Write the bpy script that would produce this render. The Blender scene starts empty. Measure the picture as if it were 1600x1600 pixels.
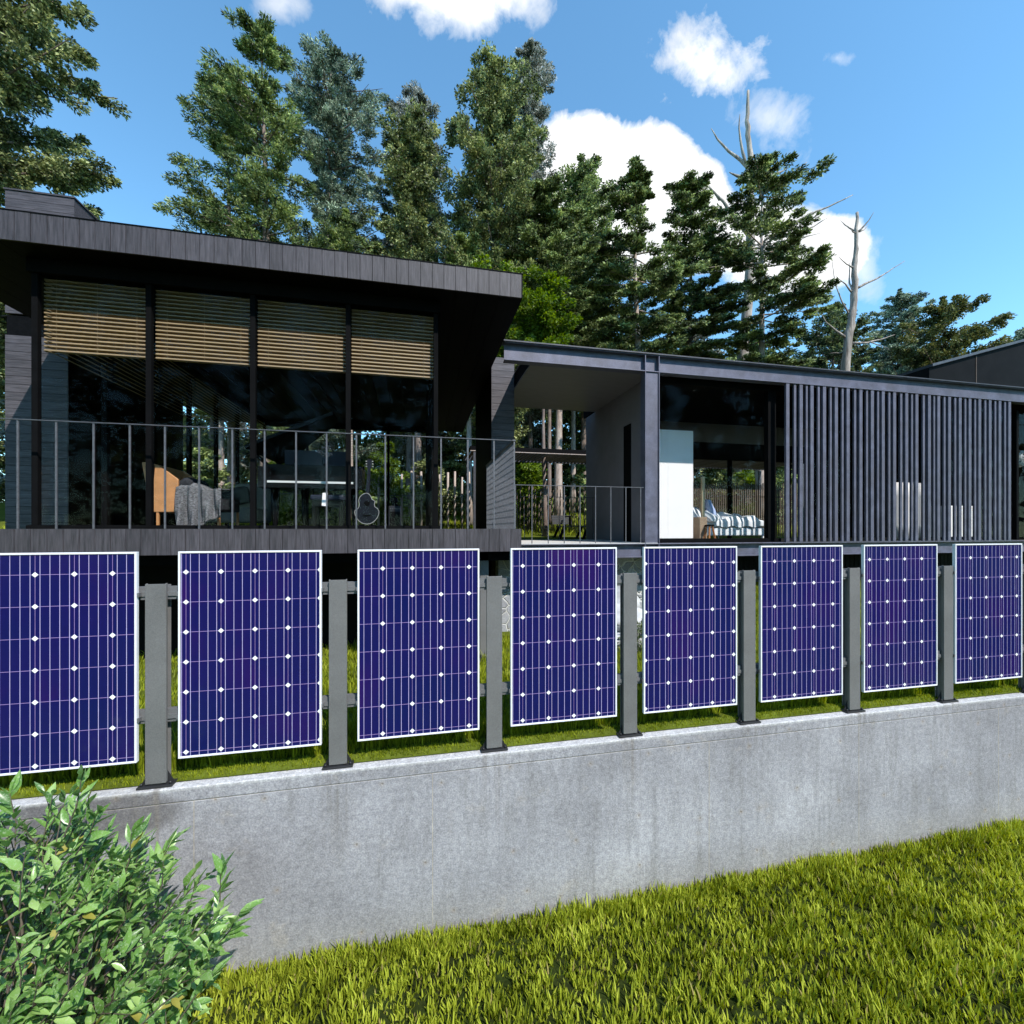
import bpy, math, random
import numpy as np
from mathutils import Vector, Matrix

random.seed(7)
RS = np.random.RandomState(11)
SC = bpy.context.scene
COL = SC.collection
rad = math.radians

# ------------------------------------------------------------------ camera frame used to lay the place out
YAW = rad(12.0)
CA, SA = math.cos(YAW), math.sin(YAW)
EYE = 3.3
FPX, CX, HY = 680.0, 800.0, 826.0
RIGHT = np.array([CA, -SA, 0.0])
FWD = np.array([SA, CA, 0.0])


def at(px, py, v):
    """photo sight line through (px, py) where it meets the vertical plane y = v"""
    a = (px - CX) / FPX
    dx, dy = a * CA + SA, -a * SA + CA
    t = v / dy
    return Vector((t * dx, v, EYE + t * (HY - py) / FPX))


def X(px, v):
    return at(px, HY, v).x


def depth(x, y):
    return x * SA + y * CA


# ------------------------------------------------------------------ materials
def new_mat(name):
    m = bpy.data.materials.new(name)
    m.use_nodes = True
    nt = m.node_tree
    nt.nodes.clear()
    return m, nt


def N(nt, kind, **kw):
    n = nt.nodes.new(kind)
    for k, v in kw.items():
        if k.startswith('i_'):
            n.inputs[k[2:].replace('_', ' ')].default_value = v
        else:
            setattr(n, k, v)
    return n


def L(nt, a, b):
    nt.links.new(a, b)


def math_n(nt, op, a, b=None, c=None, clamp=False):
    n = nt.nodes.new('ShaderNodeMath')
    n.operation = op
    n.use_clamp = clamp
    for i, v in enumerate((a, b, c)):
        if v is None:
            continue
        if isinstance(v, (int, float)):
            n.inputs[i].default_value = v
        else:
            nt.links.new(v, n.inputs[i])
    return n.outputs[0]


def rgb(c):
    return (c[0], c[1], c[2], 1.0)


def ramp(nt, fac, stops):
    r = nt.nodes.new('ShaderNodeValToRGB')
    while len(r.color_ramp.elements) < len(stops):
        r.color_ramp.elements.new(0.5)
    for e, (p, c) in zip(r.color_ramp.elements, stops):
        e.position = p
        e.color = rgb(c)
    L(nt, fac, r.inputs[0])
    return r.outputs[0]


def mix_col(nt, fac, a, b, blend='MIX'):
    m = nt.nodes.new('ShaderNodeMix')
    m.data_type = 'RGBA'
    m.blend_type = blend
    for i, v in ((0, fac), (6, a), (7, b)):
        if isinstance(v, (int, float)):
            m.inputs[i].default_value = v
        elif isinstance(v, tuple):
            m.inputs[i].default_value = rgb(v)
        else:
            L(nt, v, m.inputs[i])
    return m.outputs[2]


def mapped(nt, scale=(1, 1, 1), island=False):
    tc = N(nt, 'ShaderNodeTexCoord')
    mp = N(nt, 'ShaderNodeMapping')
    mp.inputs['Scale'].default_value = scale
    L(nt, tc.outputs['Object'], mp.inputs[0])
    out = mp.outputs[0]
    if island:
        g = N(nt, 'ShaderNodeNewGeometry')
        sc = math_n(nt, 'MULTIPLY', g.outputs['Random Per Island'], 37.0)
        ad = N(nt, 'ShaderNodeVectorMath', operation='ADD')
        L(nt, out, ad.inputs[0])
        L(nt, sc, ad.inputs[1])
        out = ad.outputs[0]
    return out


def noise(nt, vec, scale, detail=4.0, rough=0.55, dist=0.0):
    n = N(nt, 'ShaderNodeTexNoise')
    n.inputs['Scale'].default_value = scale
    n.inputs['Detail'].default_value = detail
    n.inputs['Roughness'].default_value = rough
    n.inputs['Distortion'].default_value = dist
    L(nt, vec, n.inputs['Vector'])
    return n.outputs['Fac']


def surf(name, col, rough=0.6, metal=0.0, spec=0.5, var=0.2, scale=3.0, stretch=(1, 1, 1), island=0.0,
         bump=0.0, bscale=60.0, bstretch=None, speck=0.0, speck_scale=200.0, tint=None, tint_amt=0.0, coat=0.0):
    """A principled surface whose base colour wanders with noise, by board (island) and by fine specks."""
    m, nt = new_mat(name)
    out = N(nt, 'ShaderNodeOutputMaterial')
    p = N(nt, 'ShaderNodeBsdfPrincipled')
    p.inputs['Roughness'].default_value = rough
    p.inputs['Metallic'].default_value = metal
    p.inputs['Specular IOR Level'].default_value = spec
    p.inputs['Coat Weight'].default_value = coat
    vec = mapped(nt, stretch, island > 0)
    f = noise(nt, vec, scale, 6.0, 0.6)
    lo = tuple(c * (1 - var) for c in col)
    hi = tuple(min(1.0, c * (1 + var)) for c in col)
    c = ramp(nt, f, [(0.3, lo), (0.7, hi)])
    if tint is not None:
        f2 = noise(nt, vec, scale * 0.37 + 0.2, 3.0, 0.5)
        k = math_n(nt, 'MULTIPLY', math_n(nt, 'SUBTRACT', f2, 0.42, clamp=True), tint_amt * 4, clamp=True)
        c = mix_col(nt, k, c, tint)
    if island > 0:
        g = N(nt, 'ShaderNodeNewGeometry')
        k = math_n(nt, 'MULTIPLY_ADD', g.outputs['Random Per Island'], island * 2, 1 - island)
        hs = N(nt, 'ShaderNodeHueSaturation')
        L(nt, k, hs.inputs['Value'])
        L(nt, c, hs.inputs['Color'])
        c = hs.outputs[0]
    if speck > 0:
        f3 = noise(nt, mapped(nt), speck_scale, 2.0, 0.5)
        k = math_n(nt, 'MULTIPLY_ADD', f3, speck * 2, 1 - speck)
        hs = N(nt, 'ShaderNodeHueSaturation')
        L(nt, k, hs.inputs['Value'])
        L(nt, c, hs.inputs['Color'])
        c = hs.outputs[0]
    L(nt, c, p.inputs['Base Color'])
    if bump > 0:
        bv = mapped(nt, bstretch or stretch, island > 0)
        bf = noise(nt, bv, bscale, 5.0, 0.6)
        b = N(nt, 'ShaderNodeBump')
        b.inputs['Strength'].default_value = bump
        b.inputs['Distance'].default_value = 0.01
        L(nt, bf, b.inputs['Height'])
        L(nt, b.outputs[0], p.inputs['Normal'])
    L(nt, p.outputs[0], out.inputs[0])
    return m


def leaf_mat(name, dark, mid, light, trans=0.27, rough=0.5, scale=1.5, spec=0.3, mottle=0.0, tcol=None, dry=0.0, dcol=(0.36, 0.30, 0.11)):
    m, nt = new_mat(name)
    out = N(nt, 'ShaderNodeOutputMaterial')
    g = N(nt, 'ShaderNodeNewGeometry')
    vec = mapped(nt)
    f = noise(nt, vec, scale, 3.0, 0.55)
    k = math_n(nt, 'ADD', math_n(nt, 'MULTIPLY', f, 0.70), math_n(nt, 'MULTIPLY', g.outputs['Random Per Island'], 0.30))
    c = ramp(nt, k, [(0.30, dark), (0.5, mid), (0.70, light)])  # wide tone spread paints shaded and sunlit clumps into the crowns
    if mottle:
        f2 = noise(nt, vec, 95.0, 3.0, 0.6, 0.4)
        kk = math_n(nt, 'MULTIPLY', math_n(nt, 'SUBTRACT', f2, 0.52, clamp=True), 6.0, clamp=True)
        c = mix_col(nt, math_n(nt, 'MULTIPLY', kk, mottle), c, tcol)
    if dry:
        wn = N(nt, 'ShaderNodeTexWhiteNoise', noise_dimensions='1D')
        L(nt, g.outputs['Random Per Island'], wn.inputs['W'])
        c = mix_col(nt, math_n(nt, 'GREATER_THAN', wn.outputs['Value'], 1.0 - dry), c, dcol)
    p = N(nt, 'ShaderNodeBsdfPrincipled')
    p.inputs['Roughness'].default_value = rough
    p.inputs['Specular IOR Level'].default_value = spec
    L(nt, c, p.inputs['Base Color'])
    t = N(nt, 'ShaderNodeBsdfTranslucent')
    hs = N(nt, 'ShaderNodeHueSaturation')
    hs.inputs['Hue'].default_value = 0.49
    hs.inputs['Saturation'].default_value = 1.1
    hs.inputs['Value'].default_value = 1.25
    L(nt, c, hs.inputs['Color'])
    L(nt, hs.outputs[0], t.inputs['Color'])
    ms = N(nt, 'ShaderNodeMixShader')
    ms.inputs[0].default_value = trans
    L(nt, p.outputs[0], ms.inputs[1])
    L(nt, t.outputs[0], ms.inputs[2])
    L(nt, ms.outputs[0], out.inputs[0])
    return m


def glass_mat(name, ior=1.28, tint=(0.985, 0.988, 0.985)):
    m, nt = new_mat(name)
    out = N(nt, 'ShaderNodeOutputMaterial')
    lw = N(nt, 'ShaderNodeLayerWeight')
    lw.inputs['Blend'].default_value = 0.5
    fr = math_n(nt, 'MULTIPLY_ADD', math_n(nt, 'POWER', lw.outputs['Facing'], 5.0), 0.24, 0.0035)
    t = N(nt, 'ShaderNodeBsdfTransparent')
    t.inputs[0].default_value = rgb(tint)
    gl = N(nt, 'ShaderNodeBsdfGlossy')
    gl.inputs['Roughness'].default_value = 0.0
    ms = N(nt, 'ShaderNodeMixShader')
    L(nt, fr, ms.inputs[0])
    L(nt, t.outputs[0], ms.inputs[1])
    L(nt, gl.outputs[0], ms.inputs[2])
    L(nt, ms.outputs[0], out.inputs[0])
    return m


def stone_mat(name):
    m, nt = new_mat(name)
    out = N(nt, 'ShaderNodeOutputMaterial')
    p = N(nt, 'ShaderNodeBsdfPrincipled')
    p.inputs['Roughness'].default_value = 0.85
    vec = mapped(nt, (1.0, 1.0, 1.15))
    nz = N(nt, 'ShaderNodeTexNoise')
    nz.inputs['Scale'].default_value = 3.0
    L(nt, vec, nz.inputs['Vector'])
    ad = N(nt, 'ShaderNodeVectorMath', operation='MULTIPLY_ADD')
    L(nt, nz.outputs['Color'], ad.inputs[0])
    ad.inputs[1].default_value = (0.18, 0.18, 0.18)
    L(nt, vec, ad.inputs[2])
    ve = N(nt, 'ShaderNodeTexVoronoi', feature='DISTANCE_TO_EDGE')
    ve.inputs['Scale'].default_value = 5.2
    L(nt, ad.outputs[0], ve.inputs['Vector'])
    vc = N(nt, 'ShaderNodeTexVoronoi', feature='F1')
    vc.inputs['Scale'].default_value = 5.2
    L(nt, ad.outputs[0], vc.inputs['Vector'])
    sep = N(nt, 'ShaderNodeSeparateColor')
    L(nt, vc.outputs['Color'], sep.inputs[0])
    stone = ramp(nt, sep.outputs[0], [(0.0, (0.16, 0.17, 0.2)), (0.5, (0.28, 0.3, 0.35)), (1.0, (0.42, 0.43, 0.45))])
    fine = noise(nt, vec, 40.0, 4.0)
    stone = mix_col(nt, 0.45, stone, ramp(nt, fine, [(0.3, (0.12, 0.12, 0.13)), (0.7, (0.55, 0.55, 0.56))]))
    k = math_n(nt, 'MULTIPLY', math_n(nt, 'SUBTRACT', ve.outputs['Distance'], 0.03, clamp=True), 22.0, clamp=True)
    c = mix_col(nt, k, (0.62, 0.62, 0.6), stone)
    L(nt, c, p.inputs['Base Color'])
    b = N(nt, 'ShaderNodeBump')
    b.inputs['Strength'].default_value = 0.8
    b.inputs['Distance'].default_value = 0.04
    L(nt, k, b.inputs['Height'])
    L(nt, b.outputs[0], p.inputs['Normal'])
    L(nt, p.outputs[0], out.inputs[0])
    return m


DRIP0 = X(243, 3.6)
DRIPS = (X(1482, 3.6) - X(243, 3.6)) / 6


def concrete_mat(name):
    m, nt = new_mat(name)
    out = N(nt, 'ShaderNodeOutputMaterial')
    p = N(nt, 'ShaderNodeBsdfPrincipled')
    p.inputs['Roughness'].default_value = 0.9
    p.inputs['Specular IOR Level'].default_value = 0.25
    v = mapped(nt)
    vs = mapped(nt, (1.0, 1.0, 0.16))
    big = noise(nt, v, 0.9, 5.0, 0.6)
    base = ramp(nt, big, [(0.28, (0.205, 0.20, 0.215)), (0.5, (0.31, 0.306, 0.332)), (0.75, (0.42, 0.415, 0.447))])
    # vertical run-off streaks
    st = noise(nt, vs, 9.0, 6.0, 0.7)
    k = math_n(nt, 'MULTIPLY', math_n(nt, 'SUBTRACT', st, 0.47, clamp=True), 3.2, clamp=True)
    patch = noise(nt, v, 0.55, 2.0, 0.5)
    k = math_n(nt, 'MULTIPLY', k, math_n(nt, 'MULTIPLY', math_n(nt, 'SUBTRACT', patch, 0.33, clamp=True), 5.0, clamp=True))
    base = mix_col(nt, k, base, (0.205, 0.20, 0.205))
    # warm stains
    wm = noise(nt, v, 2.6, 5.0, 0.65)
    k = math_n(nt, 'MULTIPLY', math_n(nt, 'SUBTRACT', wm, 0.6, clamp=True), 3.0, clamp=True)
    base = mix_col(nt, k, base, (0.42, 0.36, 0.29))
    # shadow behind the shrub, painted as a dark patch under the coping
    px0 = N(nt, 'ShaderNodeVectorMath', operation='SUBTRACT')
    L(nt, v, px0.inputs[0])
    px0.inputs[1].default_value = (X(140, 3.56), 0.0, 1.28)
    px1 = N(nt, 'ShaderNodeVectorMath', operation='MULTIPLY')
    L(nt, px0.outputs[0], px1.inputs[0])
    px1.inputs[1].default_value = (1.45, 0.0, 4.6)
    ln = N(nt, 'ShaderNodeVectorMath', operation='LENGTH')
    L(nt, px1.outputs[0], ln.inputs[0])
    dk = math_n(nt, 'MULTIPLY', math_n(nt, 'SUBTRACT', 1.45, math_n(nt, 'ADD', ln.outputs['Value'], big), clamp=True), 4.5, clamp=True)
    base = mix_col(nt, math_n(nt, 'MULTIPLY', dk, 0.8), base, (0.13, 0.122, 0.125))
    # pale worn arris and dark drips below the top
    sz = N(nt, 'ShaderNodeSeparateXYZ')
    L(nt, v, sz.inputs[0])
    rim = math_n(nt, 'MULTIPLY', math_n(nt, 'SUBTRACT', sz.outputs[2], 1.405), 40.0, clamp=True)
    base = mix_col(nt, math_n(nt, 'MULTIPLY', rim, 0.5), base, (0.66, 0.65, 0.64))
    # run-off below each post
    uu = math_n(nt, 'FRACT', math_n(nt, 'ADD', math_n(nt, 'DIVIDE', math_n(nt, 'SUBTRACT', sz.outputs[0], DRIP0), DRIPS), 0.5))
    uu = math_n(nt, 'MULTIPLY', math_n(nt, 'ABSOLUTE', math_n(nt, 'SUBTRACT', uu, 0.5)), DRIPS)
    st2 = noise(nt, mapped(nt, (1, 1, 0.05)), 16.0, 4.0, 0.65)
    dr = math_n(nt, 'MULTIPLY', math_n(nt, 'SUBTRACT', 0.16, uu, clamp=True), 7.0, clamp=True)
    dr = math_n(nt, 'MULTIPLY', dr, math_n(nt, 'MULTIPLY', math_n(nt, 'SUBTRACT', st2, 0.46, clamp=True), 7.0, clamp=True))
    dr = math_n(nt, 'MULTIPLY', dr, math_n(nt, 'MULTIPLY', math_n(nt, 'SUBTRACT', sz.outputs[2], math_n(nt, 'MULTIPLY', patch, 1.5)), 1.6, clamp=True))
    base = mix_col(nt, math_n(nt, 'MULTIPLY', dr, 0.75), base, (0.20, 0.18, 0.165))
    foot = math_n(nt, 'MULTIPLY', math_n(nt, 'SUBTRACT', math_n(nt, 'ADD', 0.30, math_n(nt, 'MULTIPLY', big, 0.2)), sz.outputs[2]), 3.0, clamp=True)
    base = mix_col(nt, math_n(nt, 'MULTIPLY', foot, 0.45), base, (0.24, 0.215, 0.19))
    # mid mottling and sandy grain
    mid = noise(nt, v, 24.0, 5.0, 0.65)
    base = mix_col(nt, 0.55, base, ramp(nt, mid, [(0.3, (0.28, 0.28, 0.29)), (0.7, (0.70, 0.70, 0.69))]), 'OVERLAY')
    gr = noise(nt, v, 75.0, 4.0, 0.75)
    base = mix_col(nt, 0.6, base, ramp(nt, gr, [(0.30, (0.18, 0.18, 0.20)), (0.70, (0.80, 0.80, 0.78))]), 'OVERLAY')
    # formwork tie holes
    vo = N(nt, 'ShaderNodeTexVoronoi', feature='F1')
    vo.inputs['Scale'].default_value = 1.75
    vo.inputs['Randomness'].default_value = 0.55
    vo.voronoi_dimensions = '2D'
    sx = N(nt, 'ShaderNodeSeparateXYZ')
    L(nt, v, sx.inputs[0])
    cx = N(nt, 'ShaderNodeCombineXYZ')
    L(nt, sx.outputs[0], cx.inputs[0])
    L(nt, sx.outputs[2], cx.inputs[1])
    L(nt, cx.outputs[0], vo.inputs['Vector'])
    dist = math_n(nt, 'ADD', vo.outputs['Distance'], math_n(nt, 'MULTIPLY', math_n(nt, 'SUBTRACT', gr, 0.5), 0.02))
    hole = math_n(nt, 'SUBTRACT', 1.0, math_n(nt, 'MULTIPLY', dist, 42.0, clamp=True), clamp=True)
    halo = math_n(nt, 'SUBTRACT', 1.0, math_n(nt, 'MULTIPLY', dist, 14.0, clamp=True), clamp=True)
    base = mix_col(nt, math_n(nt, 'MULTIPLY', halo, 0.3), base, (0.36, 0.29, 0.22))
    base = mix_col(nt, math_n(nt, 'MULTIPLY', hole, 0.8, clamp=True), base, (0.2, 0.17, 0.14))
    L(nt, base, p.inputs['Base Color'])
    b = N(nt, 'ShaderNodeBump')
    b.inputs['Strength'].default_value = 0.35
    b.inputs['Distance'].default_value = 0.006
    hh = math_n(nt, 'SUBTRACT', math_n(nt, 'ADD', gr, mid), math_n(nt, 'MULTIPLY', hole, 2.0))
    L(nt, hh, b.inputs['Height'])
    L(nt, b.outputs[0], p.inputs['Normal'])
    L(nt, p.outputs[0], out.inputs[0])
    return m


def cell_mat(name):
    m, nt = new_mat(name)
    out = N(nt, 'ShaderNodeOutputMaterial')
    p = N(nt, 'ShaderNodeBsdfPrincipled')
    p.inputs['Roughness'].default_value = 0.10
    p.inputs['Specular IOR Level'].default_value = 0.4
    tc = N(nt, 'ShaderNodeTexCoord')
    oi = N(nt, 'ShaderNodeObjectInfo')
    ad = N(nt, 'ShaderNodeVectorMath', operation='ADD')
    L(nt, tc.outputs['Object'], ad.inputs[0])
    L(nt, oi.outputs['Location'], ad.inputs[1])
    f = noise(nt, ad.outputs[0], 1.5, 3.0, 0.6)
    g = N(nt, 'ShaderNodeNewGeometry')
    k = math_n(nt, 'ADD', math_n(nt, 'MULTIPLY', f, 0.8), math_n(nt, 'MULTIPLY', g.outputs['Random Per Island'], 0.2))
    c = ramp(nt, k, [(0.3, (0.006, 0.010, 0.080)), (0.55, (0.010, 0.009, 0.088)), (0.78, (0.025, 0.008, 0.095))])
    L(nt, c, p.inputs['Base Color'])
    L(nt, p.outputs[0], out.inputs[0])
    return m


MT = {}
WOODV = dict(rough=0.55, spec=0.4, var=0.5, scale=5.0, stretch=(11, 11, 0.8), island=0.16, bump=0.25, bscale=22.0)
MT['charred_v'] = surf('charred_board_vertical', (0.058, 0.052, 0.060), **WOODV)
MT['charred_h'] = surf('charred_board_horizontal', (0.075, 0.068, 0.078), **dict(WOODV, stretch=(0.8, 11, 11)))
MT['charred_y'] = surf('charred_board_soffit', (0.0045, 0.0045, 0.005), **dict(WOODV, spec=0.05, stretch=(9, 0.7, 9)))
MT['black'] = surf('black_joinery', (0.006, 0.006, 0.0065), rough=0.7, spec=0.03, var=0.2, scale=4)
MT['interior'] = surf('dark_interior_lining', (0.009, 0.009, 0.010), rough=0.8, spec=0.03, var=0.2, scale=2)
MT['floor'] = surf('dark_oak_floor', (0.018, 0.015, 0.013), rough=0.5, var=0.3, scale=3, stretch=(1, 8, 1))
MT['steel'] = surf('weathered_blue_grey_steel', (0.112, 0.113, 0.160), rough=0.5, metal=0.15, spec=0.5, var=0.3, scale=5.0,
                   speck=0.35, speck_scale=70.0, bump=0.12, bscale=90.0, tint=(0.10, 0.095, 0.12), tint_amt=0.6)
MT['steel_dark'] = surf('dark_steel', (0.06, 0.062, 0.075), rough=0.5, metal=0.2, var=0.3, scale=6.0, speck=0.2, speck_scale=80)
MT['rail'] = surf('galvanised_rail_steel', (0.135, 0.135, 0.15), rough=0.45, metal=0.4, var=0.25, scale=20.0, speck=0.4, speck_scale=120)
MT['post'] = surf('grey_fence_steel', (0.165, 0.163, 0.163), rough=0.6, metal=0.2, spec=0.4, var=0.12, scale=3.0, speck=0.35,
                  speck_scale=160.0, bump=0.08, bscale=200.0)
MT['post_rail'] = surf('grey_rail_steel', (0.15, 0.15, 0.155), rough=0.55, metal=0.2, var=0.15, scale=6.0, speck=0.25, speck_scale=150)
MT['plate'] = surf('black_base_plate', (0.02, 0.02, 0.022), rough=0.45, var=0.2, scale=8)
MT['alu'] = surf('white_panel_frame', (0.80, 0.80, 0.83), rough=0.4, spec=0.4, var=0.04, scale=6)
MT['cell'] = cell_mat('solar_cell_blue')
MT['busbar'] = surf('silver_busbar', (0.46, 0.40, 0.66), rough=0.4, var=0.08, scale=20)
MT['busline'] = surf('dim_cell_gap', (0.30, 0.20, 0.45), rough=0.4, var=0.08, scale=20)
MT['diamond'] = surf('white_cell_gap', (0.86, 0.86, 0.88), rough=0.5, var=0.03, scale=20)
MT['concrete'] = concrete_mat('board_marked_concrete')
MT['stone'] = stone_mat('rubble_stone')
MT['boulder'] = surf('pale_boulder', (0.50, 0.50, 0.50), rough=0.9, var=0.3, scale=3, bump=0.5, bscale=12)
MT['grout'] = surf('brown_joint_stain', (0.36, 0.325, 0.285), rough=0.95, var=0.35, scale=14)
MT['ceiling'] = surf('taupe_soffit_board', (0.155, 0.15, 0.145), rough=0.45, var=0.12, scale=4, stretch=(1, 6, 1))
MT['plaster'] = surf('grey_violet_render', (0.175, 0.165, 0.185), rough=0.6, var=0.1, scale=2.2, speck=0.06, speck_scale=60)
MT['white'] = surf('white_lacquer', (0.84, 0.80, 0.80), rough=0.4, var=0.02, scale=2)
MT['linen'] = surf('white_bed_linen', (0.74, 0.76, 0.80), rough=0.9, spec=0.1, var=0.05, scale=6, bump=0.2, bscale=30)
MT['shaded_linen'] = surf('bluish_shaded_linen', (0.36, 0.44, 0.66), rough=0.9, spec=0.1, var=0.06, scale=6)  # bluish shadow on the pillow put into its base colour
MT['leather'] = surf('tan_leather', (0.46, 0.215, 0.085), rough=0.5, var=0.16, scale=9, bump=0.15, bscale=80)
MT['dark_fabric'] = surf('charcoal_upholstery', (0.03, 0.032, 0.038), rough=0.9, spec=0.1, var=0.3, scale=30)
MT['grey_fabric'] = surf('grey_upholstery', (0.17, 0.175, 0.17), rough=0.9, spec=0.1, var=0.2, scale=30, stretch=(6, 6, 0.5))
MT['knit'] = surf('grey_knit_wool', (0.13, 0.13, 0.14), rough=0.95, spec=0.05, var=0.75, scale=26, stretch=(1.2, 1.2, 3.0), bump=0.6, bscale=60)
MT['piano'] = surf('black_piano_lacquer', (0.005, 0.005, 0.006), rough=0.2, spec=0.12, var=0.1, scale=3)
MT['piano_inside'] = surf('blue_black_lacquer', (0.018, 0.021, 0.034), rough=0.4, spec=0.15, var=0.1, scale=3)
MT['keys'] = surf('piano_ivory', (0.62, 0.62, 0.62), rough=0.3, var=0.03, scale=8)
MT['guitar'] = surf('blue_black_guitar_lacquer', (0.010, 0.012, 0.018), rough=0.4, spec=0.15, var=0.5, scale=6, stretch=(1, 1, 9))
MT['binding'] = surf('cream_binding', (0.42, 0.42, 0.40), rough=0.5, var=0.05, scale=8)
MT['blind'] = surf('oak_blind_slat', (0.235, 0.165, 0.088), rough=0.6, var=0.2, scale=6, stretch=(0.5, 6, 6), island=0.1)
MT['pine'] = surf('pale_pine', (0.66, 0.52, 0.32), rough=0.5, var=0.12, scale=6, stretch=(8, 8, 0.6))
MT['brown'] = surf('brown_oak', (0.27, 0.19, 0.13), rough=0.5, var=0.15, scale=6)
MT['orange_wood'] = surf('orange_beech', (0.42, 0.17, 0.06), rough=0.5, var=0.2, scale=9)
MT['pole'] = surf('peeled_pole_wood', (0.40, 0.33, 0.29), rough=0.8, var=0.3, scale=5, stretch=(8, 8, 0.6))
MT['pole_dark'] = surf('brown_pale_wood', (0.13, 0.10, 0.075), rough=0.85, var=0.4, scale=5, stretch=(8, 8, 0.6), island=0.3)
MT['teak'] = surf('grey_weathered_bench', (0.05, 0.05, 0.055), rough=0.7, var=0.25, scale=5)
MT['deckpale'] = surf('pale_terrace_stone', (0.58, 0.57, 0.55), rough=0.7, var=0.12, scale=4)
MT['bark'] = surf('pine_bark', (0.17, 0.125, 0.105), rough=0.9, spec=0.15, var=0.5, scale=5.0, stretch=(3, 3, 0.8), bump=1.0, bscale=14.0,
                  bstretch=(2.5, 2.5, 0.8), tint=(0.30, 0.24, 0.21), tint_amt=0.9)
MT['bark_pale'] = surf('pale_pink_bark', (0.36, 0.28, 0.235), rough=0.9, spec=0.15, var=0.45, scale=5.0, stretch=(3, 3, 0.9), bump=0.9, bscale=16.0,
                       bstretch=(2.5, 2.5, 0.8), tint=(0.50, 0.44, 0.40), tint_amt=0.8)
MT['bark_dead'] = surf('bleached_dead_wood', (0.40, 0.345, 0.30), rough=0.85, spec=0.1, var=0.5, scale=4.0, stretch=(4, 4, 0.5), bump=0.8, bscale=14.0,
                       bstretch=(3, 3, 0.4), tint=(0.14, 0.11, 0.09), tint_amt=0.7)
MT['twig'] = surf('shrub_twig', (0.10, 0.08, 0.06), rough=0.8, var=0.4, scale=14)
MT['glass'] = glass_mat('clear_window_glass')
MT['gable'] = surf('black_gable_glass', (0.010, 0.010, 0.011), rough=0.6, spec=0.03, var=0.2, scale=2)
MT['copper'] = surf('brown_joint_metal', (0.12, 0.07, 0.04), rough=0.5, var=0.1, scale=4)
MT['wire'] = surf('pale_wire', (0.55, 0.53, 0.52), rough=0.5, var=0.1, scale=10)
MT['petal'] = surf('white_petals', (0.75, 0.75, 0.8), rough=0.8, var=0.1, scale=20)
MT['soil'] = surf('mossy_turf', (0.022, 0.032, 0.006), rough=0.95, spec=0.05, var=0.5, scale=6.0, speck=0.6, speck_scale=60, tint=(0.02, 0.02, 0.008), tint_amt=0.6)
MT['hill'] = surf('meadow_turf', (0.085, 0.105, 0.014), rough=0.95, spec=0.05, var=0.3, scale=2.0, speck=0.35, speck_scale=40)

GREEN = {
    'olive': leaf_mat('leaf_olive', (0.0188, 0.0260, 0.0096), (0.1501, 0.1877, 0.0718), (0.5829, 0.6296, 0.2641)),
    'pine': leaf_mat('leaf_pine', (0.0178, 0.0284, 0.0110), (0.1402, 0.1976, 0.0707), (0.5379, 0.6361, 0.2319)),
    'blue': leaf_mat('leaf_blue_fir', (0.0192, 0.0284, 0.0197), (0.1435, 0.1932, 0.1347), (0.6135, 0.7198, 0.5234)),
    'silver': leaf_mat('leaf_silver', (0.0292, 0.0336, 0.0250), (0.2517, 0.2683, 0.2042), (0.7200, 0.7200, 0.7200)),
    'cedar': leaf_mat('leaf_cedar', (0.0139, 0.0206, 0.0077), (0.1082, 0.1524, 0.0574), (0.5089, 0.6088, 0.2416)),
    'bright': leaf_mat('leaf_bright', (0.042, 0.080, 0.009), (0.125, 0.205, 0.018), (0.25, 0.345, 0.038), trans=0.4),
    'dark': leaf_mat('leaf_dark', (0.0120, 0.0173, 0.0086), (0.0905, 0.1214, 0.0519), (0.3639, 0.4380, 0.1820)),
    'gold': leaf_mat('leaf_gold', (0.030, 0.036, 0.010), (0.105, 0.120, 0.034), (0.30, 0.31, 0.10)),
    'shrub': leaf_mat('leaf_shrub', (0.056, 0.140, 0.026), (0.165, 0.325, 0.066), (0.36, 0.53, 0.17), trans=0.25, rough=0.33, scale=5.0,
                      spec=0.6, dry=0.02, dcol=(0.33, 0.30, 0.06), mottle=0.5, tcol=(0.52, 0.60, 0.42)),
    'grass': leaf_mat('grass_blade', (0.12, 0.15, 0.010), (0.325, 0.375, 0.030), (0.50, 0.55, 0.07), trans=0.3, rough=0.5, scale=2.2, spec=0.2, dry=0.03),
    'grass_up': leaf_mat('grass_blade_hill', (0.13, 0.17, 0.010), (0.26, 0.31, 0.016), (0.39, 0.43, 0.035), trans=0.35, rough=0.5, scale=2.2, spec=0.2),
}

# ------------------------------------------------------------------ mesh helpers
BASE = {}


def tag(o, label=None, cat=None, group=None, kind=None):
    if label:
        o['label'] = label
    if cat:
        o['category'] = cat
    if group:
        o['group'] = group
    if kind:
        o['kind'] = kind
    return o


def empty(name, loc, label=None, cat=None, group=None, kind=None):
    o = bpy.data.objects.new(name, None)
    o.empty_display_size = 0.2
    o.location = loc
    COL.objects.link(o)
    BASE[o.name] = Vector(loc)
    return tag(o, label, cat, group, kind)


def link_mesh(name, me, mats, parent=None, loc=None):
    o = bpy.data.objects.new(name, me)
    for m in (mats if isinstance(mats, (list, tuple)) else [mats]):
        me.materials.append(m)
    COL.objects.link(o)
    if parent is not None:
        o.parent = parent
        BASE[o.name] = BASE[parent.name]
    else:
        o.location = loc
        BASE[o.name] = Vector(loc)
    return o


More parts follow.
